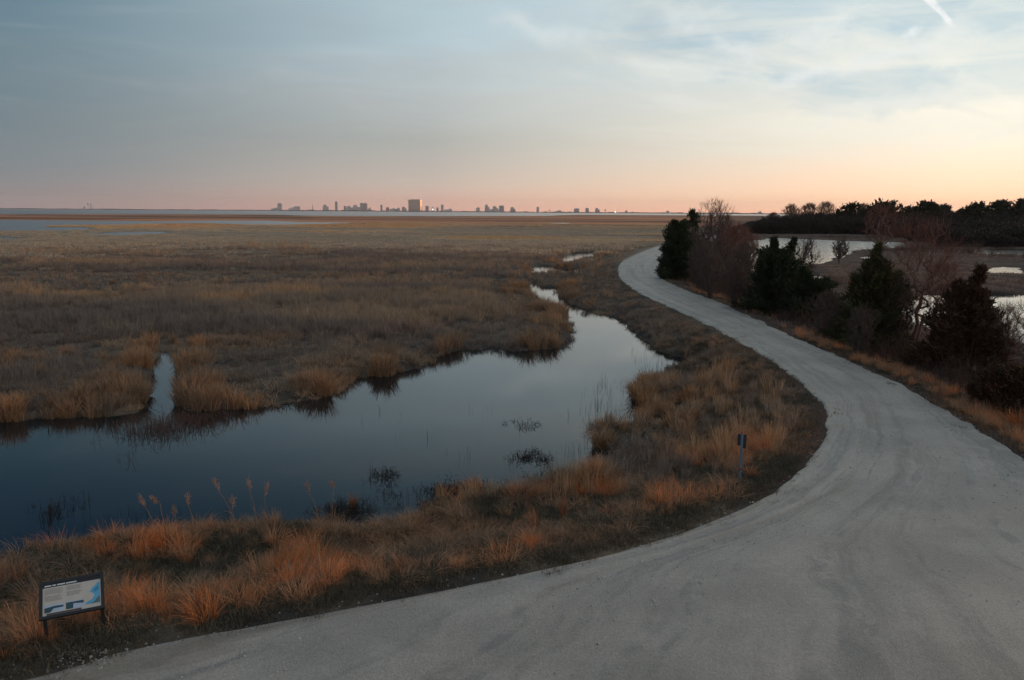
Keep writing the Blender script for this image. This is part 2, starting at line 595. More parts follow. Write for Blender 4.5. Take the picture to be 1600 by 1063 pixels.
def water_build(t, p):
    geo = t.n('ShaderNodeNewGeometry')
    pos = geo.outputs['Position']
    far = t.rng(t.vm('LENGTH', pos), 55.0, 260.0)
    n = t.noise(t.scalevec(pos, (1.0, 2.0, 1.0)), 1.8, 4, 0.6)
    n2 = t.noise(t.scalevec(pos, (0.3, 0.9, 1.0)), 0.35, 3, 0.5)
    bp = t.n('ShaderNodeBump')
    bp.inputs['Distance'].default_value = 0.05
    t.put(bp.inputs['Strength'], t.m('ADD', 0.022, t.m('MULTIPLY', far, 0.36)))
    t.put(bp.inputs['Height'], t.m('ADD', n, t.m('MULTIPLY', n2, 0.8)))
    t.put(p.inputs['Normal'], bp.outputs[0])
    t.put(p.inputs['Roughness'], t.m('ADD', 0.03, t.m('MULTIPLY', far, 0.18)))
    p.inputs['Base Color'].default_value = (0.006, 0.011, 0.014, 1)
    p.inputs['IOR'].default_value = 1.333


M_water = principled('still_water', None, 0.03, water_build, 0.5)

REED = [(0.0, (0.245, 0.192, 0.166)), (0.30, (0.350, 0.265, 0.200)), (0.62, (0.480, 0.325, 0.205)), (1.0, (0.55, 0.310, 0.155))]
M_reed = grass_mat('dry_reed', REED, 0.09)
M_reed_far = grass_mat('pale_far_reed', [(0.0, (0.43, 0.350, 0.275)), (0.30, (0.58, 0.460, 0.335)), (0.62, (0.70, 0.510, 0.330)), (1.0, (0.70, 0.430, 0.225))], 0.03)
TUSS = [(0.0, (0.310, 0.225, 0.170)), (0.35, (0.500, 0.290, 0.170)), (0.7, (0.70, 0.275, 0.115)), (1.0, (0.80, 0.235, 0.065))]
M_tuss_far = grass_mat('marsh_tussock', [(0.0, (0.21, 0.155, 0.122)), (0.30, (0.33, 0.212, 0.134)), (0.6, (0.49, 0.270, 0.142)), (1.0, (0.56, 0.225, 0.097))], 0.5)
M_tuss = grass_mat('broomsedge', TUSS, 0.5)
M_turf = grass_mat('low_turf', [(0.0, (0.105, 0.098, 0.072)), (0.40, (0.190, 0.140, 0.098)), (1.0, (0.42, 0.220, 0.125))], 0.8, trans=0.2)
M_brush = grass_mat('bare_twigs', [(0.0, (0.060, 0.050, 0.045)), (0.5, (0.12, 0.085, 0.068)), (1.0, (0.22, 0.085, 0.055))], 0.3, trans=0.0)
M_weed = grass_mat('drowned_weed', [(0.0, (0.018, 0.016, 0.016)), (0.5, (0.05, 0.038, 0.034)), (1.0, (0.16, 0.095, 0.07))], 0.6, trans=0.0)

# ------------------------------------------------------------------ layout from the photograph
ROAD_PAIRS = [((-24, -6), (24, -10)), ((-17.5, 4.2), (19, 1)), ((-11.8, 8.6), (16.4, 9.5))]
L_px = [(30, 1063), (220, 1012), (440, 972), (700, 922), (900, 881), (1050, 838), (1150, 799), (1225, 757), (1268, 712), (1287, 676),
        (1289, 646), (1272, 620), (1238, 588), (1190, 556), (1120, 516), (1050, 482), (1000, 459), (975, 441), (965, 425), (970, 411), (986, 401), (1010, 391), (1034, 383), (1064, 375), (1110, 366)]
R_w = [(15.1, 14), (14.9, 17), (15.0, 19.4)]
R_px = [(1640, 748), (1600, 718), (1566, 694), (1530, 671), (1500, 652), (1470, 635), (1440, 617), (1408, 600), (1372, 583),
        (1330, 565), (1285, 546), (1235, 524), (1180, 497), (1120, 471), (1072, 453), (1042, 440), (1029, 428), (1029, 414), (1040, 403), (1060, 392), (1090, 382), (1135, 372)]
Lw = [a for a, b in ROAD_PAIRS] + [tuple(at(x, y)[:2]) for x, y in L_px]
Rw = [b for a, b in ROAD_PAIRS] + R_w + [tuple(at(x, y)[:2]) for x, y in R_px]
assert len(Lw) == len(Rw), (len(Lw), len(Rw))
Lc, Rc = catmull(Lw, 10), catmull(Rw, 10)
ROAD = np.vstack([Lc[::3], Rc[::-1][::3]])

CREEK = atp([(-160, 690), (-60, 672), (0, 662), (60, 656), (120, 652), (180, 652), (228, 648), (238, 625), (244, 590), (248, 562), (256, 554), (265, 562),
             (268, 592), (270, 622), (277, 645), (330, 645), (380, 643), (430, 637), (470, 628), (520, 620), (546, 602), (562, 590), (600, 592), (640, 580),
             (678, 569), (684, 553), (720, 549), (760, 547), (800, 549), (840, 549), (875, 546), (893, 531), (895, 510), (885, 490), (868, 481), (850, 472),
             (832, 464), (825, 452), (828, 442), (846, 449), (876, 451), (868, 462), (882, 471), (906, 481), (932, 491), (952, 496), (970, 501), (985, 520),
             (1010, 538), (1035, 551), (1060, 559), (1083, 567), (1077, 576), (1050, 579), (1030, 586), (1000, 593), (976, 601), (984, 622), (1005, 640),
             (998, 655), (975, 662), (945, 660), (916, 668), (912, 686), (940, 697), (965, 706), (955, 722), (920, 736), (880, 752), (820, 762), (760, 768),
             (705, 772), (660, 790), (620, 812), (560, 822), (500, 815), (440, 818), (380, 818), (300, 826), (220, 836), (140, 848), (80, 858), (0, 868), (-80, 880), (-200, 900)], WL)
DITCH = atp([(237, 655), (241, 636), (247, 618), (247, 600), (252, 585), (249, 568), (252, 556), (258, 550), (266, 558), (268, 575), (271, 592), (268, 606), (273, 622), (271, 640), (280, 655)], WL)
POOLS = [DITCH] + [atp(p, WL) for p in (
    [(828, 430), (833, 419), (852, 416), (872, 421), (898, 423), (905, 420), (898, 428), (860, 430)],
    [(868, 413), (880, 402), (906, 395), (934, 393), (932, 399), (908, 407), (886, 413)],
    [(1040, 630), (1062, 626), (1078, 633), (1080, 642), (1050, 644)],
    [(966, 690), (985, 683), (1020, 688), (1006, 699), (975, 700)],
    [(1010, 655), (1030, 650), (1044, 656), (1030, 663), (1012, 664)],
    [(1000, 676), (1024, 672), (1036, 678), (1016, 684)],
    [(1090, 590), (1110, 588), (1118, 594), (1098, 598)],
    # channels in the far marsh
    [(-300, 342), (-60, 343), (0, 343.5), (130, 345), (240, 346), (330, 344.5), (420, 345), (470, 347), (560, 348), (520, 350.5), (420, 352.5), (330, 350), (250, 350),
     (185, 352), (140, 352), (70, 353.2), (78, 355.5), (140, 355), (150, 359), (100, 361), (0, 361.5), (-300, 363)],
    [(128, 366), (160, 363.4), (250, 362), (262, 364.5), (230, 367.2), (190, 368.5), (140, 368.2)],
    [(-60, 369.4), (0, 370.2), (40, 372.2), (20, 375), (-60, 375)],
    [(300, 369.4), (340, 369.0), (356, 370.4), (320, 371.4)],
    [(855, 349.2), (880, 348.6), (905, 349.6), (880, 350.6)],
)]
POND = [atp(p, WL) for p in (
    [(1150, 425), (1160, 398), (1172, 377), (1215, 372), (1262, 374), (1330, 377), (1412, 379), (1425, 387), (1375, 391), (1345, 393), (1312, 401), (1266, 413), (1240, 422), (1200, 427)],
    [(1256, 432), (1272, 430), (1280, 437), (1262, 441)],
    [(1536, 388.5), (1600, 389), (1720, 389.5), (1720, 399), (1600, 399.5), (1548, 398.5)],
    [(1540, 380), (1562, 379.5), (1560, 382), (1542, 382)],
    [(1548, 420), (1562, 416), (1594, 419), (1592, 428), (1556, 428)],
    [(1390, 480), (1420, 461), (1480, 460), (1540, 459), (1600, 460), (1740, 464), (1780, 560), (1700, 566), (1600, 548), (1540, 528), (1470, 524), (1420, 512)],
    [(1340, 402), (1360, 400), (1372, 404), (1350, 407)],
)]
BAYEDGE = atp([(-900, 335.5), (0, 335.2), (180, 335.2), (400, 335.6), (500, 337.4), (700, 338.0), (860, 337.6), (900, 336.2), (1000, 336.4), (1200, 337.4), (1300, 338.5)], WL)
BAYEDGE = np.vstack([(-3000.0, BAYEDGE[0][1]), BAYEDGE, (900.0, 2600.0)])


def water_d(x, y):
    d = sdf(CREEK, x, y) + (fbm(x * 0.9, y * 0.9, 5, 4) - 0.5) * (1.0 + 1.3 * sstep(4, 9, x) * sstep(60, 40, y))
    for i, p in enumerate(POOLS):
        r = np.hypot(p[:, 0].mean(), p[:, 1].mean())
        d = np.minimum(d, sdf(p, x, y) + (fbm(x * 20 / r, y * 20 / r, 9, 3) - 0.5) * 0.03 * min(r, 260))
    for p in POND:
        r = np.hypot(p[:, 0].mean(), p[:, 1].mean())
        d = np.minimum(d, sdf(p, x, y) + (fbm(x * 24 / r, y * 24 / r, 13, 5) - 0.5) * 0.030 * r)
    edge = np.interp(x, BAYEDGE[:, 0], BAYEDGE[:, 1]) + (fbm(x * 0.004, y * 0.001, 3, 4) - 0.5) * 260
    bay = np.where((y > 700) & (x < y * 0.40), np.maximum(edge - y, y - 9300), 1e3)
    return np.minimum(d, bay)


def height(x, y, want=False):
    x = np.atleast_1d(np.asarray(x, float))
    y = np.atleast_1d(np.asarray(y, float))
    dr = sdf(ROAD, x, y)
    dw = water_d(x, y)
    r = np.hypot(x, y)
    marsh = -0.74 + (fbm(x * 0.35, y * 0.35, 21, 4) - 0.5) * 0.42 * np.clip(60 / (r + 1), 0.15, 1)
    marsh = marsh + (fbm(x * 1.7, y * 1.7, 31, 2) - 0.5) * 0.16 * np.clip(40 / (r + 1), 0, 1)
    lane = -0.005 + (fbm(x * 1.4, y * 1.4, 41, 3) - 0.5) * 0.10
    z = lane + (marsh - lane) * sstep(0.4, 4.6, dr)
    z = np.where(dr < -0.12, -0.06, np.where(dr < 0.0, np.minimum(z, -0.015), z))
    bed = WL - 0.04
    z = np.where(dw < 0, bed + np.maximum(dw * 0.4, -0.9), bed + (np.maximum(z, WL + 0.08) - bed) * sstep(0, 1.1, dw))
    if want:
        return z, dr, dw
    return z


# ------------------------------------------------------------------ ground, water, road
ang = np.concatenate([np.arange(-180, -48, 6.0), np.arange(-48, 48, 0.22), np.arange(48, 180, 6.0)])
rad_ = 1.5 * np.exp(np.arange(0, 760) * (math.log(12000 / 1.5) / 759))
A, R_ = np.meshgrid(np.radians(ang), rad_, indexing='ij')
gx, gy = (np.sin(A) * R_).ravel(), (np.cos(A) * R_).ravel()
gz, gdr, gdw = height(gx, gy, True)
na, nr = len(ang), len(rad_)
idx = np.arange(na * nr).reshape(na, nr)
nxt = np.roll(idx, -1, axis=0)
F = np.stack([idx[:, :-1], idx[:, 1:], nxt[:, 1:], nxt[:, :-1]], -1).reshape(-1, 4)
ground = mesh_obj('ground', np.stack([gx, gy, gz], 1), F, M_ground, smooth=True)
tag(ground, kind='structure')
gr = np.hypot(gx, gy)


def colmix(a, b, f):
    return np.asarray(a) * (1 - f[:, None]) + np.asarray(b) * f[:, None]


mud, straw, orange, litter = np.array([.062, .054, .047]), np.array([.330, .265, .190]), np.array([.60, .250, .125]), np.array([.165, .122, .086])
gc = colmix(np.broadcast_to(mud, (len(gx), 3)), litter, sstep(0.35, 0.7, fbm(gx * 0.5, gy * 0.5, 51, 4)))
gc = colmix(gc, straw, sstep(60, 230, gr) * (0.75 + 0.25 * fbm(gx * 0.03, gy * 0.03, 55, 3)))
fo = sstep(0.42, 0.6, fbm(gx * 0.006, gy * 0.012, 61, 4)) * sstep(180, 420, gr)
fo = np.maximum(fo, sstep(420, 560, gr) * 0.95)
gc = colmix(gc, orange, fo * 0.9)  # salt-hay orange, with low-sun glow painted into the far marsh
fd = sstep(0.60, 0.68, fbm(gx * 0.004 + 3, gy * 0.011, 67, 4)) * sstep(160, 300, gr)
fd = np.maximum(fd, sstep(0.56, 0.62, fbm(gx * 0.0025 + 9, gy * 0.010, 71, 3)) * sstep(330, 420, gr) * 0.8)
gc = colmix(gc, np.array([.055, .040, .034]), fd * 0.8)
gc = colmix(gc, mud, sstep(0.5, -0.1, gdw) * (gr < 200))
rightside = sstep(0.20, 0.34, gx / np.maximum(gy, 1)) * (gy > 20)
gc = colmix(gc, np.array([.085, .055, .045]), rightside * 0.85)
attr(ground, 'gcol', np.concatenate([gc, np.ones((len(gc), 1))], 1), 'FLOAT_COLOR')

wx = np.array([-14000, 14000, 14000, -14000.0])
water = mesh_obj('water', [(-9000, -60, WL), (9000, -60, WL), (9000, 10200, WL), (-9000, 10200, WL)], [(0, 1, 2, 3)], M_water)
tag(water, kind='structure')

# road ribbon from margin to margin
nu = 72
mid_ = (Lc + Rc) / 2
acc = np.concatenate([[0], np.cumsum(np.linalg.norm(np.diff(mid_, axis=0), axis=1))])
vv = np.arange(0, acc[-1], 0.3)
Li = np.stack([np.interp(vv, acc, Lc[:, i]) for i in (0, 1)], 1)
Ri = np.stack([np.interp(vv, acc, Rc[:, i]) for i in (0, 1)], 1)
wdt = np.linalg.norm(Ri - Li, axis=1)
dirn = (Ri - Li) / wdt[:, None]
jl = (fbm(Li[:, 0] * 1.1, Li[:, 1] * 1.1, 81, 5) - 0.5) * 1.0
jr = (fbm(Ri[:, 0] * 1.1, Ri[:, 1] * 1.1, 83, 5) - 0.5) * 1.0
Li = Li + dirn * jl[:, None]
Ri = Ri + dirn * jr[:, None]
us = np.linspace(0, 1, nu)
us = 0.5 * us + 0.5 * (3 * us ** 2 - 2 * us ** 3)
P = Li[:, None, :] * (1 - us)[None, :, None] + Ri[:, None, :] * us[None, :, None]
px_, py_ = P[..., 0].ravel(), P[..., 1].ravel()
edge = np.minimum(us[None, :] * wdt[:, None], (1 - us)[None, :] * wdt[:, None])
edgeL = np.broadcast_to(us[None, :] * wdt[:, None], edge.shape)
rut = (fbm(us[None, :] * 11 + 0 * wdt[:, None], np.broadcast_to(vv[:, None] * 0.04, edge.shape), 87, 3) - 0.5) * 0.05
pz = 0.012 + (rut + (fbm(px_, py_, 91, 4) - 0.5).reshape(edge.shape) * 0.03) * np.clip(edge, 0, 1) - 0.05 * sstep(0.22, 0.0, edge)
nv = len(vv)
ii = np.arange(nv * nu).reshape(nv, nu)
Fr = np.stack([ii[:-1, :-1], ii[:-1, 1:], ii[1:, 1:], ii[1:, :-1]], -1).reshape(-1, 4)
road = mesh_obj('road', np.stack([px_, py_, pz.ravel()], 1), Fr, M_road, smooth=True)
attr(road, 'ruv', np.stack([np.broadcast_to(us[None, :], edge.shape).ravel(), np.broadcast_to(vv[:, None], edge.shape).ravel(), edgeL.ravel()], 1), 'FLOAT_VECTOR')
tag(road, kind='structure')


# ------------------------------------------------------------------ grass tufts and the sheets of vegetation scattered from them
def blades(n, h, spread, lean, width, droop=0.25, hvar=0.35, seed=0, curl=0.0, wind=0.0):
    g = np.random.default_rng(seed)
    a = g.uniform(0, 2 * np.pi, n)
    rr = spread * np.sqrt(g.uniform(0, 1, n))
    bx, by = np.cos(a) * rr, np.sin(a) * rr
    la = a + g.normal(0, 0.7, n)
    ll = lean * h * g.uniform(0.2, 1.3, n)
    hh = h * (1 - hvar * g.uniform(0, 1, n))
    w_ = width * g.uniform(0.6, 1.3, n)
    wa = g.uniform(0, np.pi, n)
    T = np.array([0, 0.4, 0.75, 1.0])
    V = np.zeros((n, 7, 3))
    for j, t in enumerate(T):
        ox = bx + np.cos(la) * ll * t ** 1.7 + wind * hh * t ** 2
        oy = by + np.sin(la) * ll * t ** 1.7
        oz = hh * (t - droop * t ** 3 * (ll / (lean * h + 1e-6)))
        ww = w_ * (1.0, 0.85, 0.55, 0)[j] / 2
        if j < 3:
            V[:, 2 * j] = np.stack([ox - np.cos(wa) * ww, oy - np.sin(wa) * ww, oz], 1)
            V[:, 2 * j + 1] = np.stack([ox + np.cos(wa) * ww, oy + np.sin(wa) * ww, oz], 1)
        else:
            V[:, 6] = np.stack([ox, oy, oz], 1)
    V[:, :2, 2] -= 0.06
    fq = [(0, 1, 3, 2), (2, 3, 5, 4)]
    F = []
    b = np.arange(n) * 7
    F3 = np.stack([np.stack([b, b + 1, b + 3], 1), np.stack([b, b + 3, b + 2], 1), np.stack([b + 2, b + 3, b + 5], 1), np.stack([b + 2, b + 5, b + 4], 1), np.stack([b + 4, b + 5, b + 6], 1)], 1).reshape(-1, 3)
    br = np.repeat(g.uniform(0, 1, n), 7)
    return V.reshape(-1, 3), F3, br


def twigs(n, h, spread, seed, r=0.008, fork=3):
    """a bare twiggy bush: stems that fork"""
    g = np.random.default_rng(seed)
    segs = []

    def grow(p, d, L, rad, lev):
        steps = 2
        for s in range(steps):
            d = d + g.normal(0, 0.16, 3)
            d /= np.linalg.norm(d)
            q = p + d * L / steps
            segs.append((*p, *q, rad, rad * 0.75))
            p, rad = q, rad * 0.75
            if lev > 0:
                for _ in range(g.integers(1, fork)):
                    nd = d + g.normal(0, 0.55, 3) + np.array([0, 0, 0.12])
                    grow(p, nd / np.linalg.norm(nd), L * g.uniform(0.45, 0.75), rad * 0.65, lev - 1)
    for _ in range(n):
        a = g.uniform(0, 2 * np.pi)
        rr = spread * 0.4 * math.sqrt(g.uniform())
        d = np.array([math.cos(a) * 0.45 * g.uniform(), math.sin(a) * 0.45 * g.uniform(), 1.0])
        grow(np.array([math.cos(a) * rr, math.sin(a) * rr, -0.05]), d / np.linalg.norm(d), h * g.uniform(0.4, 0.65), r, 2)
    V, F4 = tubes(segs, 3)
    return V, F4, np.repeat(g.uniform(0, 1, len(segs)), 6)


def proto(col, name, data, mat):
    V, F, br = data
    o = mesh_obj(name, V, F, mat, link=False)
    attr(o, 'blade', br)
    col.objects.link(o)
    return o


def proto_set(name, items):
    c = bpy.data.collections.new(name)
    for i, (d, m_) in enumerate(items):
        proto(c, '%s_%02d' % (name, i), d, m_)
    return c


def scatter(name, col, pts, rot, scl, tint, kindi):
    """one object: every tuft an instance on its own point"""
    o = mesh_obj(name, pts, [], None)
    attr(o, 'rot', rot, 'FLOAT_VECTOR')
    attr(o, 'scl', scl, 'FLOAT_VECTOR')
    attr(o, 'tint', tint)
    attr(o, 'pick', np.asarray(kindi, np.int32), 'INT')
    ng = bpy.data.node_groups.new(name, 'GeometryNodeTree')
    ng.interface.new_socket('Geometry', in_out='INPUT', socket_type='NodeSocketGeometry')
    ng.interface.new_socket('Geometry', in_out='OUTPUT', socket_type='NodeSocketGeometry')
    N = ng.nodes
    gi, go = N.new('NodeGroupInput'), N.new('NodeGroupOutput')
    ci = N.new('GeometryNodeCollectionInfo')
    ci.inputs['Collection'].default_value = col
    ci.inputs['Separate Children'].default_value = True
    ci.inputs['Reset Children'].default_value = True
    ip = N.new('GeometryNodeInstanceOnPoints')
    ip.inputs['Pick Instance'].default_value = True

    def na(nm, typ):
        a = N.new('GeometryNodeInputNamedAttribute')
        a.data_type = typ
        a.inputs[0].default_value = nm
        return next(s for s in a.outputs if s.enabled and s.name == 'Attribute')
    Lk = ng.links
    m2p = N.new('GeometryNodeMeshToPoints')
    Lk.new(gi.outputs[0], m2p.inputs[0])
    Lk.new(m2p.outputs[0], ip.inputs['Points'])
    Lk.new(ci.outputs[0], ip.inputs['Instance'])
    Lk.new(na('pick', 'INT'), ip.inputs['Instance Index'])
    e2r = N.new('FunctionNodeEulerToRotation')
    Lk.new(na('rot', 'FLOAT_VECTOR'), e2r.inputs[0])
    Lk.new(e2r.outputs[0], ip.inputs['Rotation'])
    Lk.new(na('scl', 'FLOAT_VECTOR'), ip.inputs['Scale'])
    Lk.new(ip.outputs[0], go.inputs[0])
    md = o.modifiers.new('scatter', 'NODES')
    md.node_group = ng
    o['kind'] = 'stuff'
    return o


def wedge(r0, r1, dens, a0=-41, a1=41):
    area = RAD(a1 - a0) * (r1 * r1 - r0 * r0) / 2
    n = int(area * dens)
    r = np.sqrt(rng.uniform(r0 * r0, r1 * r1, n))
    a = np.radians(rng.uniform(a0, a1, n))
    return np.sin(a) * r, np.cos(a) * r


def place(x, y, keep):
    return x[keep], y[keep]


def side(x, y):
    """+ right of the road's far course, - left (marsh and creek side)"""
    return x - np.interp(y, SIDE_Y, SIDE_X)


sel = (mid_[:, 1] > 13)
order = np.argsort(mid_[sel][:, 1])
SIDE_Y, SIDE_X = mid_[sel][order][:, 1], mid_[sel][order][:, 0]
SIDE_Y = np.concatenate([SIDE_Y, [400, 2000, 12000]])
SIDE_X = np.concatenate([SIDE_X, [84, 420, 3000]])

K_REED = proto_set('reed_tuft', [(blades(46, 1.0, 0.26, 0.22, 0.017, 0.15, 0.5, 100 + i), M_reed) for i in range(6)])
K_MAT = proto_set('matted_tuft', [(blades(60, 0.62, 0.30, 0.75, 0.018, 0.55, 0.5, 120 + i), M_reed) for i in range(4)] +
                  [(blades(72, 0.66, 0.17, 0.36, 0.013, 0.25, 0.6, 130 + i), M_tuss_far) for i in range(4)] +
                  [(blades(80, 0.62, 0.26, 0.85, 0.012, 0.55, 0.6, 170 + i, wind=-0.2 * (i % 3)), M_tuss) for i in range(4)])
K_TUSS = proto_set('sedge_tuft', [(blades(110, 0.72, 0.13 + 0.03 * (i % 3), 0.35 + 0.10 * (i % 4), 0.0068, 0.30, 0.8, 140 + i, wind=(-0.5, -0.2, 0.0, -0.35, -0.1, -0.6, -0.25, -0.45)[i]), M_tuss) for i in range(8)])
K_TURF = proto_set('turf_tuft', [(blades(34, 0.16, 0.22, 0.7, 0.010, 0.35, 0.5, 160 + i), M_turf) for i in range(4)])
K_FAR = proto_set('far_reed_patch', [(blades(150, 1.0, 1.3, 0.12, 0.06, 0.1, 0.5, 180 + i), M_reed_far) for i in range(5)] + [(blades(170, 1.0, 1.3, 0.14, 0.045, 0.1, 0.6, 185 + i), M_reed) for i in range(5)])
K_DULL = proto_set('dull_reed_patch', [(blades(150, 1.0, 1.3, 0.12, 0.06, 0.1, 0.5, 190 + i), M_reed) for i in range(5)])
K_BRUSH = proto_set('twig_bush', [(twigs(7, 1.0, 0.6, 200 + i, 0.010), M_brush) for i in range(5)])
K_WEED = proto_set('weed_tuft', [(twigs(5, 0.35, 0.4, 220 + i, 0.010, 3), M_weed) for i in range(3)] + [(blades(30, 0.28, 0.2, 0.9, 0.02, 0.5, 0.5, 230 + i), M_weed) for i in range(2)])
K_STEM = proto_set('lone_stem', [(blades(3, 1.0, 0.20, 0.10, 0.014, 0.05, 0.5, 240 + i), M_weed) for i in range(4)])


def do_scatter(name, col, nk, x, y, z, s, tint, tilt=0.12, sz=None, k0=0, pick=None):
    n = len(x)
    rot = np.stack([rng.normal(0, tilt, n), rng.normal(0, tilt, n), rng.uniform(0, 6.283, n)], 1)
    if sz is None:
        sz = s
    scl = np.stack([s, s, sz], 1)
    return scatter(name, col, np.stack([x, y, z], 1), rot, scl, np.clip(tint, 0, 1), rng.integers(k0, k0 + nk, n) if pick is None else pick)


# marsh across the creek: reeds of mixed height, a matted floor, tall straw-coloured tufts along the water
XR, YR, XM, YM = [], [], [], []
for r0, r1, dn in ((22, 45, 7.0), (45, 85, 3.6), (85, 210, 1.2)):
    x, y = wedge(r0, r1, dn)
    XR.append(x), YR.append(y)
x, y = np.concatenate(XR), np.concatenate(YR)
z, dr, dw = height(x, y, True)
ok = (side(x, y) < 0) & (dr > 5.0) & (dw > 0.05)
x, y, z, dr, dw = x[ok], y[ok], z[ok], dr[ok], dw[ok]
cr = sdf(CREEK, x, y)
patch = fbm(x * 0.055, y * 0.055, 301, 4)
patch2 = fbm(x * 0.16, y * 0.16, 305, 3)
bank = sstep(3.5, 0.6, dw)
tall = sstep(0.45, 0.60, patch) * sstep(28, 40, np.hypot(x, y) + 6 * (patch2 - .5)) * sstep(2.5, 6.0, dw)
keep = rng.uniform(0, 1, len(x)) < np.clip(0.16 + 0.84 * tall, 0, 1) * (1 - 0.75 * bank) * (1 - sstep(95, 210, np.hypot(x, y)))
s = (0.42 + 0.55 * tall) * (0.7 + 0.6 * rng.uniform(0, 1, len(x)))
tint = 0.02 + 0.42 * sstep(0.44, 0.62, fbm(x * 0.035 + 7, y * 0.07, 309, 4)) * sstep(36, 60, np.hypot(x, y)) + 0.45 * sstep(0.52, 0.72, patch2) * 0.7 + 0.12 * sstep(0.45, 0.65, fbm(x * 0.02, y * 0.04, 311, 3)) - 0.08 * tall
o = do_scatter('marsh_reeds', K_REED, 6, x[keep], y[keep], z[keep], s[keep] * 1.25, tint[keep], 0.12, s[keep])
tag(o, 'brown dead reeds filling the marsh across the creek', 'reeds')

xs, ys = [], []
for r0, r1, dn in ((22, 45, 6.0), (45, 85, 2.6), (85, 150, 0.9)):
    x, y = wedge(r0, r1, dn)
    xs.append(x), ys.append(y)
x, y = np.concatenate(xs), np.concatenate(ys)
z, dr, dw = height(x, y, True)
hole = fbm(x * 0.30, y * 0.42, 371, 4)
ok = (side(x, y) < 0) & (dr > 4.5) & (dw > 0.0) & ((hole > 0.40) | (dw < 1.6) | (rng.uniform(0, 1, len(x)) < 0.2)) & ((dw > 0.35) | (np.abs(sdf(DITCH, x, y)) > 2.0))
x, y, z, dw = x[ok], y[ok], z[ok], dw[ok]
bank = sstep(4.0, 0.6, dw)
lump = fbm(x * 0.55, y * 0.55, 317, 2)
lump2 = fbm(x * 0.14, y * 0.14, 323, 3)
hotm = sstep(0.42, 0.58, lump) * (bank * 0.95 + 0.50 * sstep(0.48, 0.66, lump2))
tus = rng.uniform(0, 1, len(x)) < 0.10 + 0.90 * hotm
s = 0.50 + 0.45 * rng.uniform(0, 1, len(x))
o = do_scatter('marsh_matted_grass', K_MAT, 4, x[~tus], y[~tus], z[~tus], s[~tus] * 1.4, (0.05 + 0.45 * sstep(.42, .7, fbm(x * .13, y * .13, 319, 3)))[~tus], 0.28, s[~tus] * 0.9)
tag(o, 'flattened grey brown marsh grass lying under the reeds', 'grass')
s = 0.65 + 0.45 * rng.uniform(0, 1, len(x)) + 0.75 * sstep(0.52, 0.68, lump) * (0.4 + 0.6 * bank)
o = do_scatter('marsh_bank_tussocks', K_MAT, 4, x[tus], y[tus], z[tus], s[tus] * 1.15, (0.06 + 0.42 * bank * rng.uniform(0.3, 1.0, len(x)) + 0.50 * (lump2 - .4))[tus], 0.10, s[tus] * 1.10, k0=4)
tag(o, 'tan tussocks crowding the far edge of the creek', 'grass')

x, y = wedge(75, 560, 0.085, -40, 20)
x2, y2 = wedge(75, 260, 0.14, -40, 20)
x, y = np.concatenate([x, x2]), np.concatenate([y, y2])
z, dr, dw = height(x, y, True)
rr = np.hypot(x, y)
ok = (side(x, y) < 0) & (dr > 6) & (dw > 1.0) & (rng.uniform(0, 1, len(x)) < sstep(75, 215, rr + 50 * (fbm(x * .02, y * .02, 383, 3) - .5)))
x, y, z = x[ok], y[ok], z[ok]
s = 0.7 + 0.8 * rng.uniform(0, 1, len(x))
pt = fbm(x * 0.012, y * 0.02, 331, 4)
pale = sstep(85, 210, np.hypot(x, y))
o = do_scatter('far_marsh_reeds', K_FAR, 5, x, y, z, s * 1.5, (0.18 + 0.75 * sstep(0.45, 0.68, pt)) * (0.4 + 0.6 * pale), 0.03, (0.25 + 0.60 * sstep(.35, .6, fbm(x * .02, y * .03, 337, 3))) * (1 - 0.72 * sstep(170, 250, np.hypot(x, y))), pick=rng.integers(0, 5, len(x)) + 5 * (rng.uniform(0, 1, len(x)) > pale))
tag(o, 'hazy straw coloured reed beds reaching to the bay', 'reeds')

# bank between creek and road
xs, ys = [], []
for r0, r1, dn in ((9, 26, 26.0), (26, 60, 9.0), (60, 130, 3.0), (130, 260, 0.5)):
    x, y = wedge(r0, r1, dn)
    xs.append(x), ys.append(y)
x, y = np.concatenate(xs), np.concatenate(ys)
z, dr, dw = height(x, y, True)
ok = (side(x, y) < 0.5) & (dr > 0.02) & (dr < 13) & (dw > 0.45 * (np.hypot(x, y) > 23) * (fbm(x * 0.8, y * 0.8, 391, 2) > 0.42))
x, y, z, dr, dw = x[ok], y[ok], z[ok], dr[ok], dw[ok]
u = rng.uniform(0, 1, len(x))
r = np.hypot(x, y)
pat = fbm(x * 0.45, y * 0.45, 341, 3)
strip = sstep(0.35, 1.3, dr)
hot = sstep(0.38, 0.58, pat) * strip
iss = u < (0.07 + 0.34 * hot) * (0.5 + 0.5 * sstep(9, 3.5, dr)) * sstep(0.3, 1.0, dr)
s = (0.36 + 0.85 * rng.uniform(0, 1, len(x)) ** 2.2 + 0.15 * hot) * (1 - 0.3 * sstep(30, 60, r))
tint = 0.18 + 0.16 * rng.uniform(0, 1, len(x)) + 0.58 * hot * rng.uniform(0.0, 1.2, len(x)) - 0.62 * sstep(19, 34, r)
o = do_scatter('bank_broomsedge', K_TUSS, 8, x[iss], y[iss], z[iss], s[iss], tint[iss], 0.16, s[iss] * (0.8 + 0.4 * u[iss] * 2))
tag(o, 'orange broomsedge tufts on the bank beside the road', 'grass')
ism = (u > 0.50) & (u < 0.50 + 0.42 * sstep(0.35, 1.2, dr) * np.clip(sstep(0.38, 0.56, fbm(x * 0.7, y * 0.7, 347, 3)) + sstep(20, 40, r), 0.06, 1))
s = 0.5 + 0.45 * rng.uniform(0, 1, len(x))
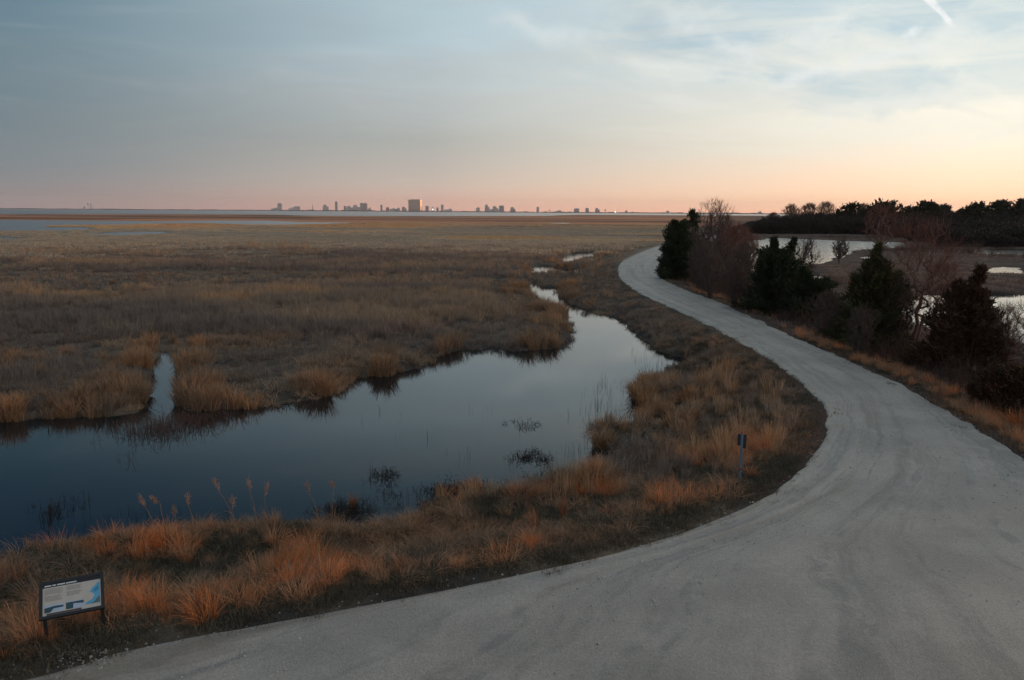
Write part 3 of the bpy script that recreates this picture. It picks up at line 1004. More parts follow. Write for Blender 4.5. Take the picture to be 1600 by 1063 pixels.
o = do_scatter('bank_matted_grass', K_MAT, 4, x[ism], y[ism], z[ism], s[ism] * 1.1, (0.02 + 0.75 * pat * rng.uniform(0.3, 1.0, len(x)) - 0.3 * sstep(20, 40, r))[ism], 0.25, s[ism] * 0.6, k0=8)
tag(o, 'matted dead grass on the bank between road and creek', 'grass')
isb = (u > 0.86) & (r > 21) & (dr > 1.0 + 1.4 * sstep(30, 40, r)) & (rng.uniform(0, 1, len(x)) < 0.25 + 0.75 * sstep(0.40, 0.58, fbm(x * 0.16, y * 0.16, 349, 3)))
s = (0.34 + 0.42 * rng.uniform(0, 1, len(x))) * (1 + 0.35 * sstep(0.5, 0.7, pat))
o = do_scatter('bank_reeds', K_REED, 6, x[isb], y[isb], z[isb], s[isb], (0.05 + 0.85 * sstep(0.3, 0.7, pat))[isb], 0.10, s[isb] * 1.25)
tag(o, 'thin grey brown reeds on the bank beyond the marker post', 'reeds')
xs, ys = wedge(9, 24, 60.0)
x2, y2 = wedge(24, 48, 22.0)
x3, y3 = wedge(48, 110, 3.5)
x, y = np.concatenate([xs, x2, x3]), np.concatenate([ys, y2, y3])
z, dr, dw = height(x, y, True)
rag = fbm(x * 0.9, y * 0.9, 357, 4)
ok = (dr > -0.15 - 0.8 * sstep(0.55, 0.75, rag)) & (dr < 7.5) & (dw > 0.15) & (rng.uniform(0, 1, len(x)) < 0.12 + sstep(-0.2, 0.5, dr) * (0.25 + 0.75 * sstep(0.35, 0.5, rag)))
z = np.where(dr < 0.3, np.maximum(z, 0.0), z)
x, y, z, dr = x[ok], y[ok], z[ok], dr[ok]
s = 0.55 + 0.8 * rng.uniform(0, 1, len(x))
gn = fbm(x * 0.3, y * 0.3, 353, 3)
o = do_scatter('verge_turf', K_TURF, 4, x, y, z, s * np.where(dr < 0.3, 0.7, 1.1), 0.10 + 0.95 * sstep(0.42, 0.72, gn) * rng.uniform(0.2, 1, len(x)), 0.15)
tag(o, 'short dark turf along both edges of the gravel road', 'grass')

# brush and dead grass on the pond side of the road
xs, ys = [], []
for r0, r1, dn in ((18, 50, 2.6), (50, 110, 1.5), (110, 330, 0.40)):
    x, y = wedge(r0, r1, dn, 8, 42)
    xs.append(x), ys.append(y)
x, y = np.concatenate(xs), np.concatenate(ys)
z, dr, dw = height(x, y, True)
ok = (side(x, y) > 0) & (dr > 1.6) & (dw > 0.1) & ((dw > 0.8 + 7.0 * sstep(0.40, 0.62, fbm(x * 0.09, y * 0.09, 395, 3))) | (np.hypot(x, y) < 90))
x, y, z, dr = x[ok], y[ok], z[ok], dr[ok]
u = rng.uniform(0, 1, len(x))
near = sstep(11, 3, dr)
spit = sstep(0.45, 0.62, fbm(x * 0.02, y * 0.02, 363, 3)) * sstep(14, 22, dr)
b = u < 0.25 + 0.70 * np.maximum(near, spit)
s = (0.6 + 0.9 * rng.uniform(0, 1, len(x))) * (0.55 + 0.95 * np.maximum(near * sstep(1.6, 4.0, dr), spit * 0.9))
o = do_scatter('pond_side_brush', K_BRUSH, 5, x[b], y[b], z[b], s[b] * 1.2, (0.15 + 0.7 * fbm(x * .1, y * .1, 361, 3))[b], 0.15, s[b] * (0.55 + 0.80 * np.maximum(near, spit)[b]))
tag(o, 'bare grey brown twig brush between the road and the pond', 'brush')
g_ = ~b
o = do_scatter('pond_side_reeds', K_DULL, 5, x[g_], y[g_], z[g_], 0.5 + s[g_] * 0.7, np.full(g_.sum(), 0.0), 0.05, 0.12 + 0.22 * u[g_])
tag(o, 'dull brown reeds on the low islands between the ponds', 'reeds')
xs, ys = [], []
for r0, r1, dn in ((14, 50, 9.0), (50, 120, 3.0)):
    x, y = wedge(r0, r1, dn, 8, 42)
    xs.append(x), ys.append(y)
x, y = np.concatenate(xs), np.concatenate(ys)
z, dr, dw = height(x, y, True)
ok = (side(x, y) > 0) & (dr > 0.25) & (dr < 4.2) & (dw > 0.1) & (rng.uniform(0, 1, len(x)) < sstep(0.36, 0.66, fbm(x * .4, y * .4, 367, 3)))
x, y, z = x[ok], y[ok], z[ok]
s = 0.4 + 0.5 * rng.uniform(0, 1, len(x))
o = do_scatter('pond_side_verge_grass', K_TUSS, 8, x, y, z, s * 1.1, 0.12 + 0.5 * rng.uniform(0, 1, len(x)), 0.16, s)
tag(o, 'rusty dead grass along the road under the cedars', 'grass')

# thin stems standing in the creek
pts = []
for (x0, y0, x1, y1, n) in ((880, 690, 1010, 745, 46), (930, 590, 1000, 660, 60), (985, 545, 1065, 585, 70), (900, 600, 960, 690, 36), (560, 640, 900, 740, 24),
                            (600, 770, 700, 800, 30), (100, 800, 520, 832, 60), (1030, 625, 1080, 645, 24)):
    for _ in range(n):
        pts.append(at(random.uniform(x0, x1), random.uniform(y0, y1), WL)[:2])
pts = np.array(pts)
dw = water_d(pts[:, 0], pts[:, 1])
pts = pts[dw < 0]
s = rng.uniform(0.25, 0.8, len(pts))
o = do_scatter('creek_stems', K_STEM, 4, pts[:, 0], pts[:, 1], np.full(len(pts), WL - 0.05), s * 0.9, rng.uniform(0, 0.5, len(pts)), 0.08, s)
tag(o, 'sparse dark stems standing in the shallow creek', 'reeds')

# ------------------------------------------------------------------ trees
M_bark = principled('grey_bark', (0.085, 0.068, 0.058), 0.9)
M_bark_red = principled('reddish_bark', (0.19, 0.125, 0.105), 0.9)
M_twig = principled('grey_twigs', (0.105, 0.080, 0.070), 0.9)
M_twig_red = principled('budding_twigs', (0.17, 0.080, 0.062), 0.9)
M_twig_far = principled('far_twigs', (0.16, 0.095, 0.07), 0.9)


def leafmat(name, a, b):
    def bld(t, p):
        ta = t.n('ShaderNodeAttribute', attribute_name='blade')
        geo = t.n('ShaderNodeNewGeometry')
        n = t.noise(geo.outputs['Position'], 1.2, 3)
        f = t.m('ADD', t.m('MULTIPLY', ta.outputs['Fac'], 0.6), t.m('MULTIPLY', n, 0.5))
        t.put(p.inputs['Base Color'], t.mix(f, (*a, 1), (*b, 1)))
    return principled(name, None, 0.8, bld, 0.2)


M_cedar = leafmat('cedar_leaves', (0.016, 0.024, 0.013), (0.042, 0.055, 0.026))
M_cedar_olive = leafmat('olive_cedar_leaves', (0.028, 0.034, 0.014), (0.085, 0.080, 0.032))
M_cedar_rust = leafmat('rusty_cedar_leaves', (0.028, 0.022, 0.014), (0.105, 0.052, 0.028))
M_pine = leafmat('pine_needles', (0.018, 0.022, 0.012), (0.040, 0.045, 0.022))
M_wood = leafmat('far_wood_mass', (0.022, 0.020, 0.016), (0.052, 0.044, 0.036))


def bare_segments(h, wd, seed, stems=1, tips=420, fan=6, lo=0.22, rmin=0.006, flat=0.0, lean=(0.0, 0.0)):
    """limbs that reach every part of a rounded crown, then a fan of twigs at each limb end; (thick, thin)"""
    g = np.random.default_rng(seed)
    nodes, par = [], []
    for s_ in range(stems):
        a = 2 * np.pi * (s_ + g.uniform(0, 0.7)) / stems
        base = np.array([math.cos(a), math.sin(a), 0.0]) * (0 if stems == 1 else 0.035 * wd) + np.array([0, 0, -0.15])
        top = np.array([math.cos(a) * wd * 0.10 * (stems > 1) + lean[0] * wd * 0.3, math.sin(a) * wd * 0.10 * (stems > 1) + lean[1] * wd * .3, h * (0.42 if stems > 1 else 0.5)])
        prev = -1
        for k_ in range(7):
            f = k_ / 6
            p = base * (1 - f) + top * f + g.normal(0, 0.008 * h, 3) * (k_ > 0)
            nodes.append(p), par.append(prev)
            prev = len(nodes) - 1
    n = tips
    f = lo + (1 - lo) * g.uniform(0, 1, n) ** 0.85
    prof = np.clip(0.30 + 0.95 * f, 0, 1) * np.sqrt(np.clip(1 - (np.maximum(f - 0.62, 0) / 0.40) ** 2, 0.03, 1)) if stems > 1 else np.sqrt(np.clip(1 - ((f - 0.58) / 0.45) ** 2, 0.02, 1)) * np.where(f < 0.45, 0.55 + f, 1.0)
    prof = prof * g.uniform(0.75, 1.12, n)
    R = wd / 2 * prof * np.sqrt(g.uniform(0.02, 1, n))
    a = g.uniform(0, 2 * np.pi, n)
    lob = 0.82 + 0.18 * np.sin(a * 3 + g.uniform(0, 6)) * np.cos(f * 7 + g.uniform(0, 6))
    T = np.stack([np.cos(a) * R * lob + lean[0] * wd * 0.5 * f, np.sin(a) * R * lob + lean[1] * wd * 0.5 * f, h * (f * lob + f * (1 - lob) * 0.6) * 0.96], 1)
    T = T[np.argsort(np.linalg.norm(T - np.array([0, 0, h * 0.2]), axis=1))]
    cap = len(nodes) + n * 3 + 4
    N = np.full((cap, 3), 1e9)
    N[:len(nodes)] = nodes
    cnt = len(nodes)
    tip_ids = []
    for t in T:
        d = N[:cnt] - t
        cost = np.linalg.norm(d, axis=1) + np.maximum(0, d[:, 2] + 0.02 * h) * 2.2
        b = int(np.argmin(cost))
        p0 = N[b]
        L = np.linalg.norm(t - p0)
        sag = np.array([0, 0, -0.10 * L]) + g.normal(0, 0.06 * L, 3)
        prev = b
        for q in (p0 + (t - p0) * 0.36 + sag, p0 + (t - p0) * 0.72 + sag * 0.6, t):
            N[cnt] = q
            par.append(prev)
            prev = cnt
            cnt += 1
        tip_ids.append(prev)
    load = np.zeros(cnt)
    load[tip_ids] = 1
    for k_ in range(cnt - 1, -1, -1):
        if par[k_] >= 0:
            load[par[k_]] += load[k_]
    rad = np.maximum(rmin, rmin * 0.85 * np.maximum(load, 1) ** 0.56)
    rad = np.minimum(rad, h * 0.028)
    thick, thin = [], []
    for k_ in range(cnt):
        b = par[k_]
        if b < 0:
            continue
        sg = (*N[b], *N[k_], min(rad[b], rad[k_] * 1.35), rad[k_])
        (thick if load[k_] > 10 else thin).append(sg)
    for k_ in tip_ids:
        p = N[k_]
        out = p - np.array([0, 0, h * 0.35])
        out /= np.linalg.norm(out) + 1e-6
        bd = p - N[par[k_]]
        bd /= np.linalg.norm(bd) + 1e-6
        for _ in range(fan):
            d = bd * 0.5 + out * 0.6 + np.array([0, 0, 0.35 - flat]) + g.normal(0, 0.42, 3)
            d /= np.linalg.norm(d)
            L = g.uniform(0.05, 0.115) * max(h, wd)
            m_ = p + d * L * 0.5
            d2 = d + g.normal(0, 0.25, 3)
            q = m_ + d2 * L * 0.5
            thin.append((*p, *m_, rmin * 0.8, rmin * 0.65))
            thin.append((*m_, *q, rmin * 0.65, rmin * 0.35))
            if g.uniform() < 0.6:
                q2 = m_ + (d + g.normal(0, 0.5, 3)) * L * 0.42
                thin.append((*m_, *q2, rmin * 0.6, rmin * 0.35))
    return thick, thin


def bare_tree(name, loc, h, wpx, seed, label, cat='tree', group=None, red=False, mats=None, **kw):
    th, tn = bare_segments(h, wpx, seed, **kw)
    root = empty(name, loc)
    m1, m2 = mats or ((M_bark_red, M_twig_red) if red else (M_bark, M_twig))
    V, F = tubes(np.array(th), 6)
    mesh_obj('trunk', V, F, m1, root, True)
    V, F = tubes(np.array(tn), 3)
    mesh_obj('crown', V, F, m2, root)
    return tag(root, label, cat, group)


def sprays(centers, dirs, size, seed, n=9, narrow=0.17):
    """leafy sprays: each a bundle of slim pointed leaves along a short stem"""
    g = np.random.default_rng(seed)
    m = len(centers)
    c = np.repeat(np.asarray(centers), n, 0)
    d = np.repeat(np.asarray(dirs), n, 0)
    sz = np.repeat(np.broadcast_to(size, (m,)), n)
    k = m * n
    jit = g.normal(0, 0.45, (k, 3))
    ld = d + jit
    ld /= np.linalg.norm(ld, axis=1, keepdims=True)
    base = c + d * (g.uniform(-0.5, 0.6, (k, 1)) * sz[:, None]) + g.normal(0, 0.14, (k, 3)) * sz[:, None]
    L = sz * g.uniform(0.4, 1.0, k)
    sd = np.cross(ld, g.normal(0, 1, (k, 3)))
    sd /= np.linalg.norm(sd, axis=1, keepdims=True) + 1e-9
    wv = sd * (L * narrow)[:, None]
    midp = base + ld * (L * 0.45)[:, None]
    V = np.stack([base, midp + wv, base + ld * L[:, None], midp - wv], 1).reshape(-1, 3)
    F = np.arange(k * 4).reshape(k, 4)
    br = np.repeat(np.repeat(g.uniform(0, 1, m), n) * 0.6 + 0.4 * g.uniform(0, 1, k), 4)
    return V, F, br


def cedar(name, loc, h, wd, seed, label, mat=None, leaders=((0, 0, 1.0),), blunt=0.75, count=1000, size=0.34, group=None, low=0.04, trunk_show=0.3):
    g = np.random.default_rng(seed)
    root = empty(name, loc)
    segs, C, Dd = [], [], []
    for ld_ in leaders:
        ox, oy, fr = ld_[:3]
        wf = ld_[3] if len(ld_) > 3 else None
        top = np.array([ox * wd, oy * wd, h * fr])
        segs.append((0, 0, -0.2, *(top * 0.5), h * 0.022, h * 0.013))
        segs.append((*(top * 0.5), *(top * 0.97), h * 0.013, 0.008))
        main = wf is None or wf >= 1.0
        wfac = 1.0 if main else wf
        k = int(count * 1.5 * fr * (1.0 if main else 0.55))
        nb = int(84 * fr)
        # boughs: each a lobe of sprays reaching past the outline by its own amount
        ba = g.uniform(0, 2 * np.pi, nb)
        bt = np.sort(g.uniform(low, 0.99, nb) ** 0.9)
        bl = g.uniform(0.78, 1.20, nb)
        for a, t, l in zip(ba, bt, bl):
            Rm = wd / 2 * wfac * (1 - t) ** (blunt if main else 1.0) * l + (0.10 if main else 0.04)
            axis_p = top * t * np.array([1, 1, 1])
            out = np.array([math.cos(a), math.sin(a), 0.0])
            upb = 0.45 + 1.3 * t
            m = max(6, int(k / nb * (0.35 + 1.3 * (1 - t))))
            f = np.sqrt(g.uniform(0.03, 1.0, m))
            pos = axis_p + out * (Rm * f)[:, None] + np.array([0, 0, 1]) * (Rm * f * upb * 0.55 - Rm * 0.22)[:, None]
            sp = (0.05 + 0.20 * Rm * (1.15 - f * 0.75))[:, None]
            pos = pos + g.normal(0, 1, (m, 3)) * sp * np.array([1, 1, 0.75])
            pos[:, 2] = np.maximum(pos[:, 2], 0.05)
            dd = out * 1.0 + np.array([0, 0, upb]) + g.normal(0, 0.3, (m, 3))
            C.append(pos), Dd.append(dd / np.linalg.norm(dd, axis=1, keepdims=True))
            segs.append((*axis_p, *(axis_p + out * Rm * 0.8 + np.array([0, 0, Rm * upb * 0.4])), 0.03 * (1.2 - t), 0.008))
        tt = g.uniform(0.82, 1.0, 34)
        tip = top * tt[:, None] + g.normal(0, 0.07, (34, 3)) * (1.15 - tt)[:, None] * 3
        C.append(tip), Dd.append(np.tile([[0.0, 0, 1]], (34, 1)) + g.normal(0, 0.2, (34, 3)))
    C, Dd = np.concatenate(C), np.concatenate(Dd)
    V, F, br = sprays(C, Dd, g.uniform(0.7, 1.3, len(C)) * size, seed + 1, 12, 0.13)
    TV, TF = tubes(segs, 5)
    mesh_obj('trunk', TV, TF, M_bark, root, True)
    cr_ = mesh_obj('crown', V, F, mat or M_cedar, root)
    attr(cr_, 'blade', br)
    return tag(root, label, 'tree', group)


def pine(name, loc, h, wd, seed, label, conical=False, group=None):
    g = np.random.default_rng(seed)
    root = empty(name, loc)
    C, Dd, segs = [], [], []
    segs.append((0, 0, -0.3, g.normal(0, .15), g.normal(0, .15), h * 0.9, h * 0.02, h * 0.008))
    lobes = 13
    for i in range(lobes):
        t = 0.25 + 0.72 * (i + g.uniform(0, 1)) / lobes
        R = wd / 2 * ((1 - t) ** 0.7 * 1.15 if conical else (0.55 + 0.55 * math.sin(math.pi * min(1, max(0, (t - 0.2) * 1.15)))) * (1 if t < 0.8 else 0.8))
        a = g.uniform(0, 6.283)
        c = np.array([math.cos(a) * R * 0.55, math.sin(a) * R * 0.55, h * t])
        if i == lobes - 1:
            c = np.array([0, 0, h * 0.92])
        m = 46
        v = g.normal(0, 1, (m, 3))
        v /= np.linalg.norm(v, axis=1, keepdims=True)
        C.append(c + v * (R * 0.50 * g.uniform(0.4, 1.1, m) ** 0.6)[:, None] * np.array([1.15, 1.15, 0.62 if not conical else 0.9]) + np.array([0, 0, -0.02 * h]))
        Dd.append(v + np.array([0, 0, 0.5]))
        segs.append((0, 0, h * max(0.15, t - 0.1), *c, h * 0.007, h * 0.002))
    C, Dd = np.concatenate(C), np.concatenate(Dd)
    C[:, 2] = np.minimum(C[:, 2], h * 0.985)
    Dd /= np.linalg.norm(Dd, axis=1, keepdims=True)
    V, F, br = sprays(C, Dd, g.uniform(0.7, 1.3, len(C)) * wd * 0.12, seed + 3, 7, 0.30)
    TV, TF = tubes(segs, 5)
    mesh_obj('trunk', TV, TF, M_bark, root)
    cr_ = mesh_obj('crown', V, F, M_pine, root)
    attr(cr_, 'blade', br)
    return tag(root, label, 'tree', group)


def stand(px, py, ptop, wpx):
    """base point, height and width in metres for a tree seen at those pixels"""
    z = -0.5
    for _ in range(3):
        b = at(px, py, z)
        z = float(height(b.x, b.y)[0])
    b = at(px, py, max(z, WL))
    dt = pixdir(px, ptop)
    rg = math.hypot(b.x, b.y)
    h = CAM_H + dt.z / math.hypot(dt.x, dt.y) * rg - b.z
    depth = b.y * math.cos(PITCH) - (b.z - CAM_H) * math.sin(PITCH)
    return b, h, wpx * depth / 1200.0


cedars = [
    (1056, 437, 346, 50, 'dense dark cedar at the road bend, farthest of the roadside cedars', None, ((0, 0, 0.93, 1.0), (-0.12, 0, 0.98, 0.4), (0.2, 0.1, 1.0, 0.35)), 0.42, 1900),
    (1080, 420, 331, 38, 'dark cedar top poking out behind the bend cedar beside the tall bare tree', None, ((0, 0, 1.0),), 0.55, 700),
    (1207, 494, 376, 92, 'black green twin topped cedar standing in front of the far pond', None, ((0, 0, 0.82, 1.0), (-0.05, 0, 1.0, 0.40), (0.27, 0, 0.99, 0.30), (-0.25, 0, 0.72, 0.45)), 0.45, 2300),
    (1264, 510, 422, 96, 'low broad dark cedar bush right of the twin topped cedar', None, ((-0.15, 0, 1.0, 0.6), (0.22, 0, 0.8, 0.6), (0, 0, 0.72, 1.0)), 0.45, 1500),
    (1360, 552, 386, 128, 'olive green cedar with a yellowish pointed top left of the big bare tree', M_cedar_olive, ((0, 0, 0.84, 1.0), (-0.03, 0, 1.0, 0.34), (0.25, 0, 0.74, 0.5), (-0.25, 0, 0.7, 0.5)), 0.72, 2900),
    (1497, 600, 420, 138, 'rusty tipped ragged cedar with two tops, nearest of the roadside cedars', M_cedar_rust, ((0, 0, 0.80, 1.0), (0.12, 0, 1.0, 0.46), (-0.12, 0, 0.88, 0.40), (0.28, 0, 0.6, 0.5), (-0.3, 0, 0.5, 0.5)), 0.62, 3000),
]
for i, (bx, by, tp, wp, lab, mt, ld, bl, ct) in enumerate(cedars):
    b, h, wd = stand(bx, by, tp, wp)
    cedar('cedar_tree', b, h, wd, 500 + i * 7, lab, mt, ld, bl, ct, size=0.24 + 0.0014 * b.y)
b, h, wd = stand(1578, 652, 590, 110)
cedar('dark_shrub', b, h, wd, 577, 'low dark rounded shrub at the right edge below the bare branches', M_cedar_rust, ((0, 0, 1.0, 1.0), (0.3, 0.1, 0.85, 0.6), (-0.3, 0, 0.8, 0.6)), 0.40, 1500, 0.24)['category'] = 'shrub'

bares = [
    # px, base, top, width, red, stems, label
    (1114, 430, 307, 72, False, 3, 'tallest grey bare tree with a fine twiggy top rising above the roadside thicket'),
    (1148, 446, 344, 62, True, 4, 'red budded bare tree at the right end of the roadside thicket'),
    (1098, 442, 352, 52, False, 4, 'grey bare thicket tree just right of the dark bend cedar'),
    (1124, 458, 366, 54, False, 5, 'grey many stemmed thicket tree in front of the tallest bare tree'),
    (1160, 470, 372, 56, False, 5, 'grey brown bare thicket tree left of the twin topped cedar'),
    (1136, 440, 352, 56, True, 4, 'reddish bare thicket tree behind the grey thicket trees'),
    (1188, 470, 386, 34, False, 3, 'slim bare sapling between the thicket and the twin topped cedar'),
    (1257, 455, 370, 46, False, 3, 'slim pale bare tree standing against the far pond'),
    (1312, 412, 374, 34, False, 2, 'small bare tree on the pond spit, left of the round reddish tree'),
    (1373, 402, 316, 84, True, 2, 'round reddish bare tree on the far side of the pond spit'),
    (1424, 554, 322, 150, True, 3, 'big reddish bare tree with spreading crown between the two nearest cedars'),
    (1398, 556, 428, 70, False, 4, 'dark grey bare shrub at the foot of the olive cedar'),
    (1462, 566, 396, 84, True, 3, 'reddish bare tree leaning out behind the rusty tipped cedar'),
    (1290, 535, 452, 72, False, 5, 'grey bare shrub between the low cedar bush and the olive cedar'),
    (1560, 600, 470, 70, True, 2, 'red twigged bare tree right of the rusty tipped cedar, in front of the near pond'),
    (1632, 625, 458, 150, False, 2, 'dark arching bare tree cut by the right edge of the view'),
    (1078, 428, 356, 40, False, 5, 'grey bare thicket tree close behind the dark bend cedar'),
    (1110, 466, 392, 60, False, 6, 'low grey thicket bush at the front of the roadside thicket, left half'),
    (1146, 480, 404, 60, False, 6, 'low grey brown thicket bush at the front of the roadside thicket, right half'),
    (1168, 452, 360, 44, True, 5, 'reddish bare tree at the pond end of the roadside thicket'),
    (1090, 450, 380, 46, False, 6, 'low grey thicket bush beside the foot of the bend cedar'),
    (1182, 484, 420, 44, False, 6, 'grey twig bush between the thicket and the foot of the twin topped cedar'),
    (1128, 434, 336, 60, False, 5, 'grey brown thicket tree right behind the tallest bare tree'),
    (1154, 462, 388, 52, False, 6, 'grey thicket tree in the right half, in front of the red budded one'),
    (1100, 458, 374, 50, False, 6, 'grey thicket tree in the left half, in front of the tallest bare tree'),
    (1226, 500, 432, 46, False, 4, 'small grey bare bush at the foot of the twin topped cedar'),
    (1342, 560, 478, 60, False, 5, 'grey twig bush on the road verge under the olive cedar'),
]
for i, (bx, by, tp, wp, red, st, lab) in enumerate(bares):
    b, h, wd = stand(bx, by, tp, wp)
    big = wp > 60
    bare_tree('bare_tree' if h > 3.2 else 'bare_shrub', b, h, wd, 600 + i * 5, lab, 'tree' if h > 3.2 else 'shrub', None, red, stems=st,
              tips=330 if big or i == 0 else 330, fan=4 if wp > 80 else 6, lo=0.30 if wp > 120 else 0.34 if st == 2 else 0.12,
              rmin=0.00010 * b.y + 0.0028, flat=0.35 if wp == 150 and st == 2 else 0.0, lean=(-0.5, -0.2) if wp == 150 and st == 2 else (0, 0))

# far shore of the pond: trees whose crowns stand out against the sky, over a wood that reads as one mass
pines = [
    (1307, 325, 14, True, 'narrow pointed dark pine between the bare skyline trees and the first round pine'),
    (1328, 317, 30, False, 'round topped pine standing alone right of the bare skyline trees'),
    (1362, 321, 26, False, 'small pine filling the left shoulder of the flat topped pine'),
    (1384, 317, 44, False, 'wide flat topped pine left of the middle of the far wood'),
    (1420, 323, 30, False, 'low pine in the dip right of the wide flat topped pine'),
    (1447, 317, 38, False, 'broad domed pine above the big reddish bare tree'),
    (1471, 319, 22, False, 'small umbrella shaped pine with sky under its crown'),
    (1500, 327, 30, False, 'lowest pine of the far wood, in the gap left of the great dome'),
    (1524, 318, 36, False, 'great domed pine above the rusty tipped cedar'),
    (1558, 316, 40, False, 'uneven topped pine next right of the great dome'),
    (1596, 315, 46, False, 'tall pine cut by the right edge of the photo'),
    (1648, 314, 50, False, 'pine outside the right edge beyond the tall cut pine'),
]
for i, (bx, tp, wp, con, lab) in enumerate(pines):
    b, h, wd = stand(bx, 363 + (i % 3) * 0.8, tp, wp)
    pine('pine_tree', b, h, wd * 1.08, 700 + i * 5, lab, con, 'pines of the far wood')
skyl = [
    (1207, 331, 26, 'faint low bare tree at the left end of the far wood'),
    (1235, 318, 34, 'leftmost of the three rounded bare trees on the far skyline'),
    (1262, 316, 34, 'middle one of the three rounded bare trees on the far skyline'),
    (1288, 313, 36, 'tallest and rightmost of the three rounded bare trees on the far skyline'),
    (1347, 317, 26, 'bare tree showing between the lone round pine and the flat topped pine'),
]
for i, (bx, tp, wp, lab) in enumerate(skyl):
    b, h, wd = stand(bx, 362, tp, wp)
    bare_tree('bare_tree', b, h, wd, 760 + i * 3, lab, 'tree', 'bare trees of the far wood', mats=(M_bark, M_twig_far), stems=3, tips=420, fan=7, lo=0.2, rmin=0.035)


def mass_blob(seed):
    g = np.random.default_rng(seed)
    v = g.normal(0, 1, (460, 3))
    v /= np.linalg.norm(v, axis=1, keepdims=True)
    c = v * g.uniform(0.3, 1.0, (460, 1)) ** 0.5 * np.array([1, 1, 0.55]) + np.array([0, 0, 0.45])
    c[:, 2] = np.clip(c[:, 2], 0.0, 1.0)
    V, F, br = sprays(c, v + np.array([0, 0, 0.6]), np.full(460, 0.17), seed + 1, 6, 0.22)
    return V, F, br


K_WOOD = bpy.data.collections.new('wood_mass')
for i in range(4):
    proto(K_WOOD, 'wood_mass_%02d' % i, mass_blob(800 + i), M_wood)
n = 760
wpx = rng.uniform(1172, 1790, n)
wbase = np.where(rng.uniform(0, 1, n) < 0.7, rng.uniform(351, 366, n), rng.uniform(362, np.interp(wpx, [1170, 1380, 1480, 1800], [366, 367, 386, 387]), n))
pts, ss, sz = [], [], []
for a_, b_ in zip(wpx, wbase):
    p = at(a_, b_, -0.75)
    top = (b_ - 362) * 1.1 * (b_ > 366) + np.interp(a_, [1170, 1195, 1215, 1300, 1400, 1520, 1600, 1800], [349, 342, 337, 334, 331, 332, 330, 328]) + random.uniform(0, 6)
    dt = pixdir(a_, top)
    h = CAM_H + dt.z / math.hypot(dt.x, dt.y) * math.hypot(p.x, p.y) + 0.75
    pts.append(p), ss.append(random.uniform(3.5, 6.5)), sz.append(max(2.5, h * random.uniform(0.7, 1.0)))
o = do_scatter('far_wood', K_WOOD, 4, np.array([p.x for p in pts]), np.array([p.y for p in pts]), np.full(n, -0.9), np.array(ss), rng.uniform(0, 1, n), 0.05, np.array(sz))
tag(o, 'dark wood beyond the pond reading as one mass under the skyline trees', 'wood')

# ------------------------------------------------------------------ the city across the bay
def facade(name, col, win, vs=3.6, hs=4.0):
    def bld(t, p):
        tcn = t.n('ShaderNodeTexCoord')
        sp = t.n('ShaderNodeSeparateXYZ')
        t.put(sp.inputs[0], tcn.outputs['Object'])
        geo = t.n('ShaderNodeNewGeometry')
        row = t.rng(t.m('FRACT', t.m('DIVIDE', sp.outputs[2], vs)), 0.45, 0.5)
        colm = t.rng(t.m('FRACT', t.m('DIVIDE', t.m('ADD', sp.outputs[0], sp.outputs[1]), hs)), 0.2, 0.25)
        t.put(p.inputs['Base Color'], t.mix(t.m('MULTIPLY', row, colm), (*col, 1), (*win, 1)))
    return principled(name, None, 0.6, bld, 0.4)


FAC = {'grey': facade('grey_concrete_facade', (0.54, 0.51, 0.49), (0.34, 0.34, 0.34)),
       'dark': facade('dark_glass_facade', (0.38, 0.38, 0.38), (0.24, 0.25, 0.26), 3.4, 3.0),
       'pale': facade('pale_facade', (0.72, 0.69, 0.65), (0.44, 0.43, 0.43)),
       'gold': facade('gold_glass_facade', (0.50, 0.41, 0.33), (0.40, 0.32, 0.25), 3.5, 2.4),
       'pink': facade('pink_facade', (0.52, 0.33, 0.30), (0.30, 0.19, 0.18))}
gm = FAC['gold'].node_tree.nodes['Principled BSDF']
gm.inputs['Metallic'].default_value = 0.85
gm.inputs['Roughness'].default_value = 0.30
M_roofkit = principled('roof_plant', (0.22, 0.22, 0.22), 0.8)
M_white = principled('white_paint', (0.78, 0.77, 0.74), 0.6)
M_lit = principled('lit_lamp', (0.9, 0.85, 0.75), 0.5, emit=((1.0, 0.90, 0.74), 3.2))  # bright skyline glint, built as a glowing disc
M_shore = principled('far_shore_scrub', (0.10, 0.085, 0.075), 0.95)
CITY_D = 9450.0


def hor(px):
    return 331.0 + (px - 800) * 0.00681


